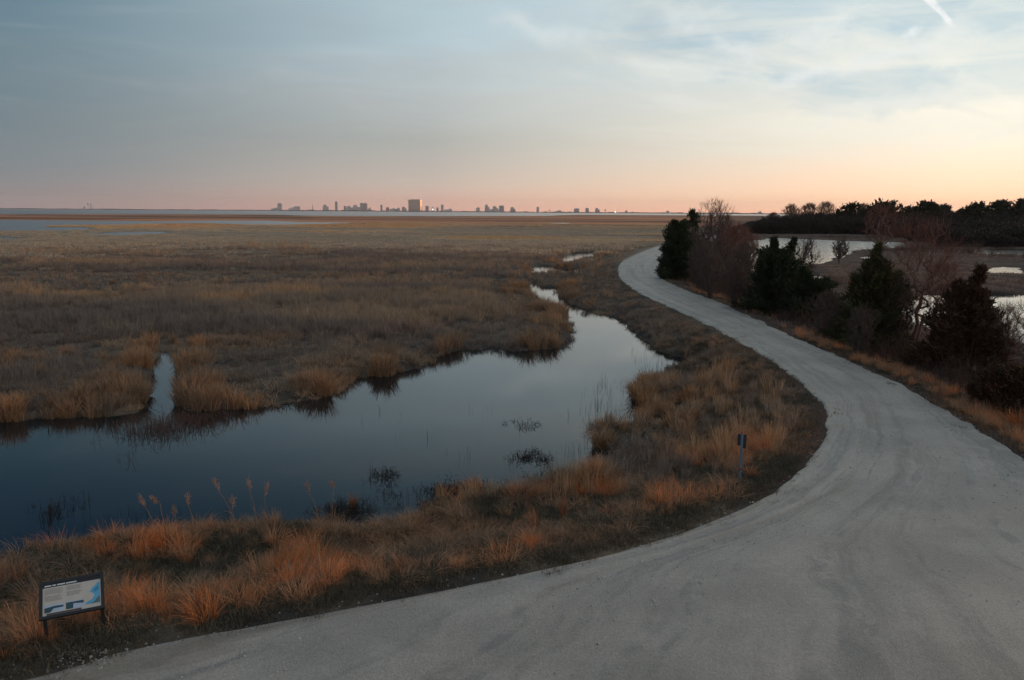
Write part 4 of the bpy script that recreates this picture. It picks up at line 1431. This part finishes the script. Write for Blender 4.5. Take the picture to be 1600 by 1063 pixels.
def building(x0, x1, hp, style, label, kind='block', dd=0.0, name='tower_building', turn=0.0, lit=False):
    """x0..x1 and height hp in pixels of the photograph, set up at its true size across the bay"""
    cx = (x0 + x1) / 2
    d = pixdir(cx, hor(cx))
    az_ = math.atan2(d.x, d.y)
    D_ = CITY_D + dd
    k = D_ * math.cos(az_) / 1200.0 / math.cos(az_) ** 2
    k = D_ / 1200.0 / math.cos(az_)
    wd, h = (x1 - x0) * k * math.cos(az_), hp * k
    dep = min(max(wd * 0.7, 18), 45)
    root = empty(name, (D_ * math.tan(az_), D_, 0.0), -az_ + turn)
    m = FAC[style]
    b = MB()
    if kind == 'slab':
        b.box((0, 0, h / 2), (wd, dep, h))
        b.build('facade', m, root)
        MB().box((0, 0, h + 1.5), (wd * 0.8, dep * 0.6, 3)).build('roof_block', M_roofkit, root)
    elif kind == 'step':
        b.box((0, 0, h * 0.36), (wd, dep, h * 0.72)).box((-wd * 0.14, 0, h * 0.86), (wd * 0.55, dep * 0.7, h * 0.28 - 0.2))
        b.build('facade', m, root)
        MB().box((-wd * 0.14, 0, h + 1.2), (wd * 0.25, dep * 0.35, 2.4)).build('roof_block', M_roofkit, root)
    elif kind == 'mast':
        b.box((0, 0, h * 0.12), (wd * 1.6, wd * 1.6, h * 0.24)).tube((0, 0, h * 0.24), (0, 0, h), wd * 0.32, wd * 0.12, 6)
        b.build('mast', M_roofkit, root)
    elif kind == 'tank':
        b.tube((0, 0, 0), (0, 0, h * 0.6), wd * 0.14, wd * 0.11, 10)
        b.build('tank_stem', m, root)
        MB().tube((0, 0, h * 0.58), (0, 0, h * 0.72), wd * 0.15, wd * 0.5, 14).tube((0, 0, h * 0.72), (0, 0, h * 0.88), wd * 0.5, wd * 0.5, 14).tube((0, 0, h * 0.88), (0, 0, h), wd * 0.5, wd * 0.12, 14).build('tank', m, root)
    elif kind == 'low':
        b.box((0, 0, h * 0.35), (wd, dep, h * 0.7)).box((wd * 0.22, 0, h * 0.85), (wd * 0.36, dep * 0.8, h * 0.3 - 0.1))
        b.build('facade', m, root)
        MB().box((-wd * 0.2, 0, h * 0.7 + 1.0), (wd * 0.2, dep * 0.5, 2)).build('roof_block', M_roofkit, root)
    elif kind == 'crown':
        b.box((0, 0, h * 0.45), (wd, dep, h * 0.9))
        b.build('facade', m, root)
        MB().box((0, 0, h * 0.95), (wd * 0.7, dep * 0.7, h * 0.1 - 0.2), taper=0.55).build('roof_crown', M_roofkit, root)
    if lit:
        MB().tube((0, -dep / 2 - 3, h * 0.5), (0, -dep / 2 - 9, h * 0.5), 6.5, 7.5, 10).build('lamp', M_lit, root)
    return tag(root, label, 'building', 'city skyline across the bay')


city = [
    (424, 434, 3.6, 'grey', 'low', 'low grey building at the left end of the city, touching the first tower'),
    (434, 440.4, 10.4, 'grey', 'crown', 'first tower at the left end of the city, grey and flat sided'),
    (451, 460, 4.2, 'pale', 'low', 'low pale block, left half of the pair right of the first tower'),
    (460, 468.5, 5.4, 'grey', 'slab', 'low grey block, right half of the pair right of the first tower'),
    (487.6, 489.4, 8.8, 'grey', 'mast', 'lone thin mast between the low pair and the stepped tower'),
    (505, 513, 8.4, 'grey', 'step', 'stepped grey tower just left of the slender dark tower'),
    (523.8, 527.6, 13, 'dark', 'slab', 'slender dark tower, tallest thing left of the big crowded cluster'),
    (537.5, 541, 6.6, 'dark', 'slab', 'small dark block at the left edge of the big crowded cluster'),
    (542, 551, 6.8, 'grey', 'step', 'grey stepped building inside the crowded cluster, left side'),
    (551.4, 562.5, 8.2, 'pale', 'step', 'wide pale stepped building in the middle of the crowded cluster'),
    (563, 568, 11.2, 'dark', 'slab', 'dark tower just left of the pink sunlit tower'),
    (568.4, 574, 11.8, 'pink', 'crown', 'pink sunlit tower at the right end of the crowded cluster'),
    (575, 579.5, 5.0, 'grey', 'low', 'small grey block at the foot of the pink sunlit tower'),
    (594.6, 597.6, 8.8, 'dark', 'slab', 'thin dark tower alone in the gap right of the pink tower'),
    (603.4, 608, 5.6, 'pink', 'crown', 'small orange lit block right of the thin dark tower'),
    (609, 617, 4.4, 'grey', 'low', 'low grey block, left one of two right of the orange lit block'),
    (617.4, 625, 4.8, 'dark', 'low', 'low dark block, right one of two right of the orange lit block'),
    (628, 635, 6.2, 'grey', 'step', 'grey stepped building just left of the great golden slab'),
    (638.6, 658.8, 17.2, 'gold', 'slab', 'great golden glass slab with one bright sunlit end, biggest building of the city'),
    (665, 669.6, 7.6, 'dark', 'slab', 'dark square tower first to the right of the golden slab'),
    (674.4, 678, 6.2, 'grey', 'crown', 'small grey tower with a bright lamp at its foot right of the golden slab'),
    (682, 685.4, 6.2, 'dark', 'step', 'small dark stepped tower two right of the golden slab lamp'),
    (689, 693, 9.6, 'grey', 'slab', 'slim grey tower, tallest one shortly right of the golden slab'),
    (694, 707, 4.0, 'pale', 'low', 'long low pale building at the foot of the slim grey tower'),
    (744.2, 749.4, 5.8, 'grey', 'slab', 'squat grey block at the left of the second cluster'),
    (757.6, 764.6, 10.4, 'grey', 'step', 'tallest tower of the second cluster, grey with a stepped top'),
    (770, 775.4, 8.4, 'grey', 'crown', 'middle tower of the second cluster'),
    (765, 780, 5.4, 'pale', 'low', 'pale low building at the foot of the second cluster'),
    (780.2, 787.2, 9.0, 'dark', 'slab', 'dark twin width tower at the right of the second cluster'),
    (797.4, 805, 6.8, 'dark', 'step', 'dark stepped block just right of the second cluster'),
    (838.4, 842, 7.4, 'grey', 'slab', 'lone slim tower halfway between the second cluster and the three squat blocks'),
    (857.4, 860.2, 3.6, 'grey', 'tank', 'tiny water tank right of the lone slim tower'),
    (869, 877, 3.0, 'grey', 'low', 'lowest long grey roofs left of the three squat blocks'),
    (897, 904.6, 6.0, 'grey', 'crown', 'left one of three squat grey blocks near the right of the city'),
    (914.6, 920, 6.0, 'dark', 'slab', 'middle one of three squat blocks, dark'),
    (930, 937, 6.2, 'grey', 'step', 'right one of three squat blocks, stepped'),
    (944.4, 947.4, 4.4, 'grey', 'tank', 'water tank on a stem right of the three squat blocks'),
    (959.8, 963.6, 2.6, 'pale', 'low', 'tiny pale house with a bright lamp toward the right end of the city'),
    (977, 980.2, 3.4, 'grey', 'crown', 'small far block between the tiny pale house and the thicket'),
    (1041, 1046, 3.2, 'grey', 'step', 'last small block of the city, just left of the bend cedar'),
    (1184, 1189, 3.4, 'grey', 'low', 'hazy block seen between the thicket and the far wood'),
    (130, 133.4, 4.0, 'pale', 'low', 'pale low house, left one of three far pale structures on the left shore'),
    (136.6, 140, 8.2, 'pale', 'tank', 'pale water tower, middle one of three far pale structures on the left shore'),
    (141.4, 144, 7.0, 'pale', 'crown', 'pale narrow tower, right one of three far pale structures on the left shore'),
]
for i, (x0, x1, hp, stl, kd, lab) in enumerate(city):
    building(x0, x1, hp + 0.8, stl, lab, kd, dd=(i * 37 % 120), turn=-0.47 if stl == 'gold' else ((i * 53) % 7 - 3) * 0.05,
             name='water_tower' if kd == 'tank' else 'radio_mast' if kd == 'mast' else 'house' if hp < 4.1 and kd == 'low' else 'tower_building',
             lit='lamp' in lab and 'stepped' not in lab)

# low far shore: scrub and roofs along the waterline
sx = np.arange(-8500, 5200, 14.0)
sh = 3.5 + 9.0 * fbm(sx * 0.01, sx * 0 + 4, 901, 4) + 6 * sstep(0.55, 0.8, fbm(sx * 0.05, sx * 0 + 2, 905, 2)) * sstep(-3500, -2000, sx)
ym = 9300 + 0 * sx
V = np.concatenate([np.stack([sx, ym, np.full_like(sx, WL - 0.4)], 1), np.stack([sx, ym + 8, sh], 1), np.stack([sx, ym + 130, sh * 0.9], 1), np.stack([sx, ym + 140, np.full_like(sx, WL - 0.4)], 1)])
m_ = len(sx)
q = np.arange(m_ - 1)
F = np.concatenate([np.stack([q + j * m_, q + 1 + j * m_, q + 1 + (j + 1) * m_, q + (j + 1) * m_], 1) for j in range(3)])
tag(mesh_obj('far_shore', V, F, M_shore), kind='structure')

# ------------------------------------------------------------------ the information sign
M_frame = principled('dark_sign_frame', (0.022, 0.024, 0.028), 0.5)
M_panel = principled('sign_panel_tan', (0.52, 0.47, 0.42), 0.45)
M_band = principled('sign_band_dark', (0.018, 0.022, 0.032), 0.5)
M_lettering = principled('sign_lettering_white', (0.62, 0.64, 0.66), 0.5)
M_ink = principled('sign_ink', (0.24, 0.22, 0.20), 0.6)
M_mapblue = principled('map_water_blue', (0.10, 0.36, 0.56), 0.5)
M_mapdeep = principled('map_deep_blue', (0.05, 0.22, 0.38), 0.5)
M_mapland = principled('map_land_dark', (0.10, 0.16, 0.16), 0.5)
M_photo_sky = principled('photo_pale_blue', (0.40, 0.47, 0.60), 0.5)
M_photo_dark = principled('photo_dark_teal', (0.030, 0.075, 0.095), 0.5)
M_photo_green = principled('photo_green', (0.05, 0.12, 0.07), 0.5)
M_strip = principled('sign_strip_maroon', (0.085, 0.06, 0.065), 0.5)
fl, fr_ = at(72, 1010, -0.03), at(163, 991, -0.03)
axis = (fr_ - fl).normalized()
PW = (fr_ - fl).length
PH = 0.56
rz = math.atan2(axis.y, axis.x)
sign = empty('information_sign', (fl + fr_) / 2, rz)
tag(sign, 'slanted information panel with map and photos in a dark frame beside the gravel', 'sign')
tilt = RAD(42)
pm = Matrix.Translation((0, -0.10, 0.58)) @ Matrix.Rotation(tilt, 4, 'X')     # u along x, v up the panel, w out of its face


def plate(name, outline, mat, z0, z1, parent):
    return MB().plate(outline, pm, z0, z1).build(name, mat, parent)


def rect(u0, v0, u1, v1):
    return [(u0, v0), (u1, v0), (u1, v1), (u0, v1)]


hw = PW / 2
for sx_ in (-1, 1):
    lg = MB()
    lg.box((sx_ * (hw - 0.005), 0.145, 0.33), (0.055, 0.055, 0.76)).box((sx_ * (hw - 0.005), 0.145, 0.0), (0.10, 0.10, 0.02))
    lg.box((0, 0, 0), (0.05, 0.40, 0.045), Matrix.Translation((sx_ * (hw - 0.005), 0.145, 0.722)) @ Matrix.Rotation(tilt, 4, 'X'))
    lg.build('leg', M_frame, sign)
fm = MB()
e = 0.05
for o_ in (rect(-hw - e, -e, hw + e, 0.0), rect(-hw - e, PH, hw + e, PH + e), rect(-hw - e, 0.0, -hw, PH), rect(hw, 0.0, hw + e, PH)):
    fm.plate(o_, pm, -0.03, 0.022)
fm.plate(rect(-hw, 0.0, hw, PH), pm, -0.028, -0.006)
fm.build('frame', M_frame, sign)
panel = plate('panel', rect(-hw + 0.002, 0.002, hw - 0.002, PH - 0.002), M_panel, -0.004, 0.004, sign)
plate('title_band', rect(-hw + 0.004, PH - 0.062, hw - 0.004, PH - 0.004), M_band, 0.0045, 0.006, panel)
tt = MB()
xw = -hw + 0.03
for wl in (0.10, 0.055, 0.12, 0.16):
    tt.plate(rect(xw, PH - 0.043, xw + wl, PH - 0.021), pm, 0.0065, 0.0075)
    xw += wl * 0.78 + 0.028 if wl < 0.1 else wl + 0.014
tt.build('title_lettering', M_lettering, panel)
tx = MB()
for c0, c1, rows in ((-hw + 0.03, -hw + 0.31, (range(0, 5), range(6, 11))), (-hw + 0.355, -hw + 0.60, (range(0, 4), range(5, 9)))):
    for grp in rows:
        for r_ in grp:
            v = PH - 0.092 - r_ * 0.0205
            tx.plate(rect(c0, v - 0.008, c1 - random.uniform(0, 0.05), v), pm, 0.0045, 0.0055)
tx.build('text_lines', M_ink, panel)
for u0, u1, dk in ((-hw + 0.03, -hw + 0.31, 0), (-hw + 0.345, -hw + 0.61, 1)):
    ph_ = plate('photo', rect(u0, 0.055, u1, 0.185), M_photo_sky, 0.0045, 0.006, panel)
    wq = u1 - u0
    if dk == 0:
        MB().plate([(u0, 0.055), (u0 + wq * 0.30, 0.055), (u0 + wq * 0.48, 0.115), (u1, 0.118), (u1, 0.15), (u0 + wq * 0.5, 0.158), (u0, 0.138)], pm, 0.0065, 0.0075).build('photo', M_photo_dark, panel)
    else:
        MB().plate([(u0, 0.055), (u0 + wq * 0.40, 0.055), (u0 + wq * 0.42, 0.14), (u1, 0.12), (u1, 0.17), (u0, 0.172)], pm, 0.0065, 0.0075).build('photo', M_photo_dark, panel)
mp = plate('map_water', [(hw - 0.02, 0.075), (hw - 0.02, PH - 0.11), (hw - 0.06, PH - 0.13), (hw - 0.09, PH - 0.17), (hw - 0.14, PH - 0.21), (hw - 0.17, PH - 0.27), (hw - 0.12, PH - 0.30),
                         (hw - 0.10, PH - 0.35), (hw - 0.13, PH - 0.40), (hw - 0.21, 0.115), (hw - 0.25, 0.085), (hw - 0.21, 0.075)], M_mapblue, 0.0045, 0.006, panel)
plate('map_channel', [(hw - 0.03, PH - 0.20), (hw - 0.05, PH - 0.18), (hw - 0.12, PH - 0.25), (hw - 0.10, PH - 0.29), (hw - 0.05, PH - 0.26)], M_mapdeep, 0.0065, 0.0075, panel)
plate('map_land', [(hw - 0.02, 0.078), (hw - 0.02, 0.20), (hw - 0.07, 0.15), (hw - 0.11, 0.10), (hw - 0.17, 0.078)], M_mapland, 0.0065, 0.0075, panel)
plate('bottom_strip', rect(-hw + 0.06, 0.010, hw - 0.30, 0.040), M_strip, 0.0045, 0.006, panel)

# ------------------------------------------------------------------ the marker post
M_post = principled('galvanised_post', (0.13, 0.20, 0.26), 0.55)
M_plate = principled('sign_back_dark', (0.030, 0.032, 0.040), 0.5)
M_redband = principled('red_reflector', (0.34, 0.03, 0.03), 0.4)
f_ = at(1155.5, 753, -0.25)
zt = float(height(f_.x, f_.y)[0])
f_ = at(1155.5, 753, zt)
post = empty('marker_post', f_, math.atan2(-f_.x, f_.y) + 0.1)
tag(post, 'grey metal post with a small dark plate and a red band in the bank grass', 'sign')
pb = MB()
hh = 1.40
pb.box((0, 0, hh / 2 - 0.1), (0.020, 0.022, hh + 0.2)).box((-0.022, 0.009, hh / 2 - 0.1), (0.024, 0.004, hh + 0.196)).box((0.022, 0.009, hh / 2 - 0.1), (0.024, 0.004, hh + 0.196))
pb.build('post', M_post, post)
pl = MB()
pl.box((0.0, 0.022, hh - 0.20), (0.235, 0.006, 0.32)).box((0.06, 0.022, hh - 0.40), (0.11, 0.006, 0.079))
pl.build('sign_plate', M_plate, post)
MB().box((0, 0.0, 0.37), (0.078, 0.030, 0.045)).build('red_band', M_redband, post)
MB().tube((0, 0, hh), (0, 0, hh + 0.03), 0.03, 0.026, 8).tube((0, 0, hh + 0.03), (0, 0, hh + 0.055), 0.03, 0.012, 8).build('red_cap', M_redband, post)

# ------------------------------------------------------------------ single plants that stand out
M_stalk = principled('reed_stalk', (0.30, 0.17, 0.10), 0.8)
M_plume = principled('reed_plume', (0.36, 0.22, 0.15), 0.9)


def plume_reed(px, py, ptop, lean, label, seed):
    g = np.random.default_rng(seed)
    z = float(height(*at(px, py, -0.8)[:2])[0])
    b = at(px, py, z)
    dt = pixdir(px, ptop)
    h = CAM_H + dt.z / math.hypot(dt.x, dt.y) * math.hypot(b.x, b.y) - z
    root = empty('plume_reed', b)
    pts_ = [np.array([lean * h * (t ** 1.8), 0.05 * h * t * t * g.normal(), h * t * (1 - 0.08 * abs(lean) * t)]) for t in np.linspace(0, 1, 9)]
    segs = [(*pts_[i], *pts_[i + 1], 0.0095 - 0.0007 * i, 0.0088 - 0.0007 * i) for i in range(8)]
    leaf = []
    for t in (0.3, 0.45, 0.6):
        p = pts_[int(t * 8)]
        a = g.uniform(0, 6.28)
        leaf.append((*p, *(p + np.array([math.cos(a) * 0.22, math.sin(a) * 0.22, 0.12])), 0.007, 0.001))
    V, F = tubes(segs + leaf, 5)
    mesh_obj('stalk', V, F, M_stalk, root)
    top = pts_[-1]
    dr_ = pts_[-1] - pts_[-2]
    dr_ /= np.linalg.norm(dr_)
    m = 26
    cc = top + dr_ * g.uniform(-0.12, 0.14, (m, 1)) + g.normal(0, 0.018, (m, 3))
    dd = np.tile(dr_ + np.array([lean * 0.8, 0, -0.15]), (m, 1)) + g.normal(0, 0.35, (m, 3))
    dd /= np.linalg.norm(dd, axis=1, keepdims=True)
    V, F, br = sprays(cc, dd, np.full(m, 0.085), seed, 5, 0.10)
    mesh_obj('plume', V, F, M_plume, root)
    return tag(root, label, 'reed')


for i, (a_, b_, c_, l_, lab) in enumerate([
    (248, 850, 780, -0.28, 'plumed reed leaning left, leftmost of those over the near water edge'),
    (263, 852, 778, -0.16, 'plumed reed beside the leftmost leaning one, fuller head'),
    (275, 852, 797, 0.05, 'shortest upright plumed reed of the left group'),
    (306, 848, 780, -0.10, 'thin plumed reed alone between the left group and the tall bent one'),
    (372, 845, 755, -0.30, 'tallest bent plumed reed with a bare hooked top'),
    (368, 842, 786, -0.05, 'short plumed reed in front of the tall bent one'),
    (404, 838, 758, -0.14, 'plumed reed at the left of the middle clump by the water'),
    (414, 838, 766, 0.06, 'plumed reed at the right of the middle clump by the water'),
    (500, 832, 762, -0.22, 'plumed reed leaning left at the edge of the dark weed mat'),
    (520, 836, 756, 0.04, 'upright plumed reed nearest the dark weed mat'),
    (1062, 690, 645, -0.06, 'plumed reed left one of the pair below the small pool'),
    (1070, 694, 650, 0.08, 'plumed reed right one of the pair below the small pool'),
    (1100, 655, 622, 0.05, 'short plumed reed on the point right of the small pool'),
]):
    plume_reed(a_, b_, c_, l_, lab, 900 + i * 3)


def big_tuft(px, py, hpx, wpx, label, seed, tint, wind=0.0, name='grass_tussock'):
    z = max(WL, float(height(*at(px, py, -0.4)[:2])[0]))
    b = at(px, py, z)
    depth = b.y * math.cos(PITCH) - (b.z - CAM_H) * math.sin(PITCH)
    h, wd = hpx * depth / 1200 * 1.12, wpx * depth / 1200
    V, F, br = blades(int(50 + 210 * min(1.0, wd / 0.8)), h, wd * 0.30, 0.60 * wd / max(h, .1), 0.010 * max(1, depth / 16), 0.30, 0.75, seed, wind=wind)
    o = mesh_obj(name, V, F, HOT[tint])
    attr(o, 'blade', br)
    o.location = b
    return tag(o, label, 'grass tuft')


def solid_grass(name, a, b):
    def bld(t, p):
        ta = t.n('ShaderNodeAttribute', attribute_name='blade')
        t.put(p.inputs['Base Color'], t.mix(ta.outputs['Fac'], (*a, 1), (*b, 1)))
    return principled(name, None, 0.8, bld, 0.1)


HOT = {'orange': solid_grass('hot_orange_grass', (0.32, 0.115, 0.045), (0.64, 0.235, 0.09)), 'tan': solid_grass('tan_grass', (0.20, 0.12, 0.07), (0.44, 0.25, 0.13)),
       'brown': solid_grass('rust_grass', (0.24, 0.115, 0.065), (0.46, 0.215, 0.115))}
for i, a_ in enumerate([
    (232, 965, 62, 60, 'bright orange tussock right of the information sign', 'orange', -0.22),
    (318, 972, 60, 64, 'rusty orange tussock leaning left, second right of the information sign', 'orange', -0.30),
    (5, 1035, 30, 30, 'small orange tussock at the bottom left corner', 'orange', 0.0),
    (632, 900, 42, 40, 'broad pale orange tussock in the middle of the bank above the gravel', 'brown', -0.25),
    (836, 835, 56, 20, 'tall slim orange tuft on the bank, left one of the two tallest', 'brown', -0.15),
    (880, 808, 46, 16, 'slim upright tuft at the right of the two tallest', 'brown', -0.05),
    (797, 870, 26, 30, 'short round orange tussock in the dark turf', 'orange', 0.0),
    (810, 782, 36, 60, 'rust brown tussock at the right end of the dark weed mat', 'brown', 0.15),
    (551, 792, 26, 16, 'little orange tuft on top of the dark weed mound in the water', 'brown', 0.0),
    (950, 812, 30, 22, 'small orange tuft on the turf below the water corner', 'brown', -0.1),
    (1590, 672, 40, 44, 'bright orange tussock at the right edge across the road', 'orange', 0.0),
    (1176, 750, 26, 20, 'small orange tuft at the foot of the marker post', 'brown', -0.2),
    (940, 698, 40, 46, 'brown tussock on the tip of the small point in the creek', 'tan', 0.0),
    (1005, 625, 44, 60, 'tan tussock on the larger point in the creek', 'tan', 0.0),
    (598, 585, 46, 34, 'tan tussock standing forward in the water on the far bank', 'tan', 0.0),
    (505, 618, 48, 44, 'tan tussock with a dark reflection on the far bank', 'tan', 0.0),
    (20, 910, 40, 50, 'orange tussock left of the information sign', 'brown', -0.1),
]):
    big_tuft(a_[0], a_[1], a_[2], a_[3], a_[4], 950 + i, a_[5], a_[6])

M_dead = principled('wet_dead_twigs', (0.040, 0.030, 0.028), 0.8)
M_dead_brown = principled('brown_dead_twigs', (0.135, 0.082, 0.066), 0.9)


def weed_raft(px, py, wpx, hpx, label, seed, n=420, mat=None, up=0.20, name='dead_weed_raft'):
    """a raft of dead stems breaking the water, bent and crossing"""
    g = np.random.default_rng(seed)
    c = at(px, py, WL)
    e0, e1 = at(px - wpx / 2, py, WL), at(px + wpx / 2, py, WL)
    f0, f1 = at(px, py + hpx / 2, WL), at(px, py - hpx / 2, WL)
    ax_, ay_ = (e1 - e0).length / 2, (f1 - f0).length / 2
    segs = []
    cl = g.normal(0, 0.48, (max(6, n // 9), 2))
    for _ in range(n):
        k = cl[g.integers(len(cl))] + g.normal(0, 0.14, 2)
        p = np.array([k[0] * ax_, k[1] * ay_, -0.04])
        a = g.uniform(0, 6.283)
        L = g.uniform(0.06, 0.38)
        hgt = up * g.uniform(0.05, 1.0) ** 1.6
        r_ = g.uniform(0.003, 0.0085)
        q1 = p + np.array([math.cos(a) * L * .3, math.sin(a) * L * .3, hgt])
        q2 = q1 + np.array([math.cos(a) * L * .5, math.sin(a) * L * .5, hgt * g.uniform(-0.5, 0.35)])
        segs += [(*p, *q1, r_, r_ * .8), (*q1, *q2, r_ * .8, r_ * .3)]
    V, F = tubes(segs, 3)
    o = mesh_obj(name, V, F, mat or M_dead)
    o.location = c
    o.rotation_euler = (0, 0, math.atan2((e1 - e0).y, (e1 - e0).x))
    if 'scatter' in label or 'broken' in label or 'drowned' in label or 'loose' in label or n < 170:
        return tag(o, label, kind='stuff')
    return tag(o, label, 'dead weeds')


for i, a_ in enumerate([
    (258, 668, 150, 44, 'wide brown raft of dead twigs at the mouth of the side ditch', 1500, M_dead_brown, 0.42),
    (826, 716, 84, 22, 'oval raft of dark dead stems in the right half of the creek', 520, None, 0.20),
    (822, 664, 56, 16, 'thin scatter of dark stems farther out than the oval raft', 150, None, 0.20),
    (606, 744, 50, 22, 'small dark stem clump off the middle of the near shore', 240, None, 0.22),
    (84, 800, 90, 40, 'loose dark branching stems in the left corner of the creek', 150, None, 0.34),
    (540, 803, 96, 36, 'dark weed mound in the water below the plumed reeds', 1100, None, 0.20),
    (720, 768, 116, 26, 'long black weed mat along the near shore', 1500, None, 0.22),
    (610, 778, 70, 40, 'broken black weed specks between the mound and the long mat', 200, None, 0.16),
    (912, 490, 16, 6, 'small dark clump in the narrow part of the creek', 160, None, 0.3),
    (838, 466, 8, 4, 'tiny dark clump in the creek at its far bend', 160, None, 0.3),
    (985, 694, 60, 16, 'black tangle in the water gap behind the small point', 420, None, 0.2),
    (880, 745, 80, 12, 'dark drowned stems at the corner where the creek meets the near bank', 260, None, 0.2),
]):
    weed_raft(a_[0], a_[1], a_[2], a_[3], a_[4], 1000 + i, a_[5], a_[6], a_[7])

# loose stones at the gravel margin below the sign
M_stone = principled('pale_stone', (0.42, 0.41, 0.38), 0.9)


def stone_mesh(seed):
    g = np.random.default_rng(seed)
    V = np.array([(0, 0, 1), (.9, 0, .3), (.2, .9, .25), (-.8, .5, .35), (-.7, -.6, .3), (.3, -.9, .25), (.7, .5, -.4), (-.3, .8, -.4), (-.8, -.1, -.4), (0, -.8, -.4), (.7, -.4, -.4), (0, 0, -.7)]) * g.uniform(0.75, 1.15, (12, 3))
    F = np.array([(0, 1, 2), (0, 2, 3), (0, 3, 4), (0, 4, 5), (0, 5, 1), (1, 6, 2), (2, 7, 3), (3, 8, 4), (4, 9, 5), (5, 10, 1), (6, 7, 2), (7, 8, 3), (8, 9, 4), (9, 10, 5), (10, 6, 1), (11, 7, 6), (11, 8, 7), (11, 9, 8), (11, 10, 9), (11, 6, 10)])
    return V, F, g.uniform(0, 1, 12)


K_STONE = proto_set('stone', [(stone_mesh(1100 + i), M_stone) for i in range(4)])
pts = []
for i in range(3200):
    if i >= 900:
        j = random.randrange(6, 150)
        k = random.random()
        p = Vector((*(Lc[j] * (1 - k) + Rc[j] * k + rng.normal(0, 0.5, 2)), 0))
    elif i < 330:
        p = at(random.gauss(110, 50), random.gauss(1018, 16), -0.02)
    else:
        j = random.randrange(20, len(Lc) - 1)
        k = random.random()
        p = Vector((*(Lc[j] * (1 - k) + Lc[j + 1] * k + rng.normal(0, 0.35, 2)), 0))
        if random.random() < 0.45:
            j = random.randrange(20, len(Rc) - 1)
            p = Vector((*(Rc[j] + rng.normal(0, 0.4, 2)), 0))
    pts.append((p.x, p.y))
pts = np.array(pts)
zz = height(pts[:, 0], pts[:, 1])
zz = np.where(sdf(ROAD, pts[:, 0], pts[:, 1]) < 0, 0.012, zz)
s = rng.uniform(0.010, 0.026, len(pts)) * np.where(rng.uniform(0, 1, len(pts)) < 0.08, 1.7, 1.0)
o = do_scatter('loose_stones', K_STONE, 4, pts[:, 0], pts[:, 1], zz, s, rng.uniform(0, 1, len(pts)), 0.5, s * 0.7)
tag(o, 'pale loose stones scattered along the gravel margin', 'stones')

# ------------------------------------------------------------------ the evening air
M_haze = bpy.data.materials.new('evening_haze')
M_haze.use_nodes = True
ht = NT(M_haze.node_tree)
pv = ht.n('ShaderNodeVolumePrincipled')
pv.inputs['Color'].default_value = (0.86, 0.84, 0.86, 1)
pv.inputs['Density'].default_value = 4.2e-5
pv.inputs['Anisotropy'].default_value = 0.0
ho = ht.n('ShaderNodeOutputMaterial')
ht.t.links.new(pv.outputs[0], ho.inputs['Volume'])
hz = MB().box((0, 0, 91.5), (24400, 24400, 189)).build('haze', M_haze)
tag(hz, 'thin evening haze over the marsh and bay', 'haze', kind='stuff')
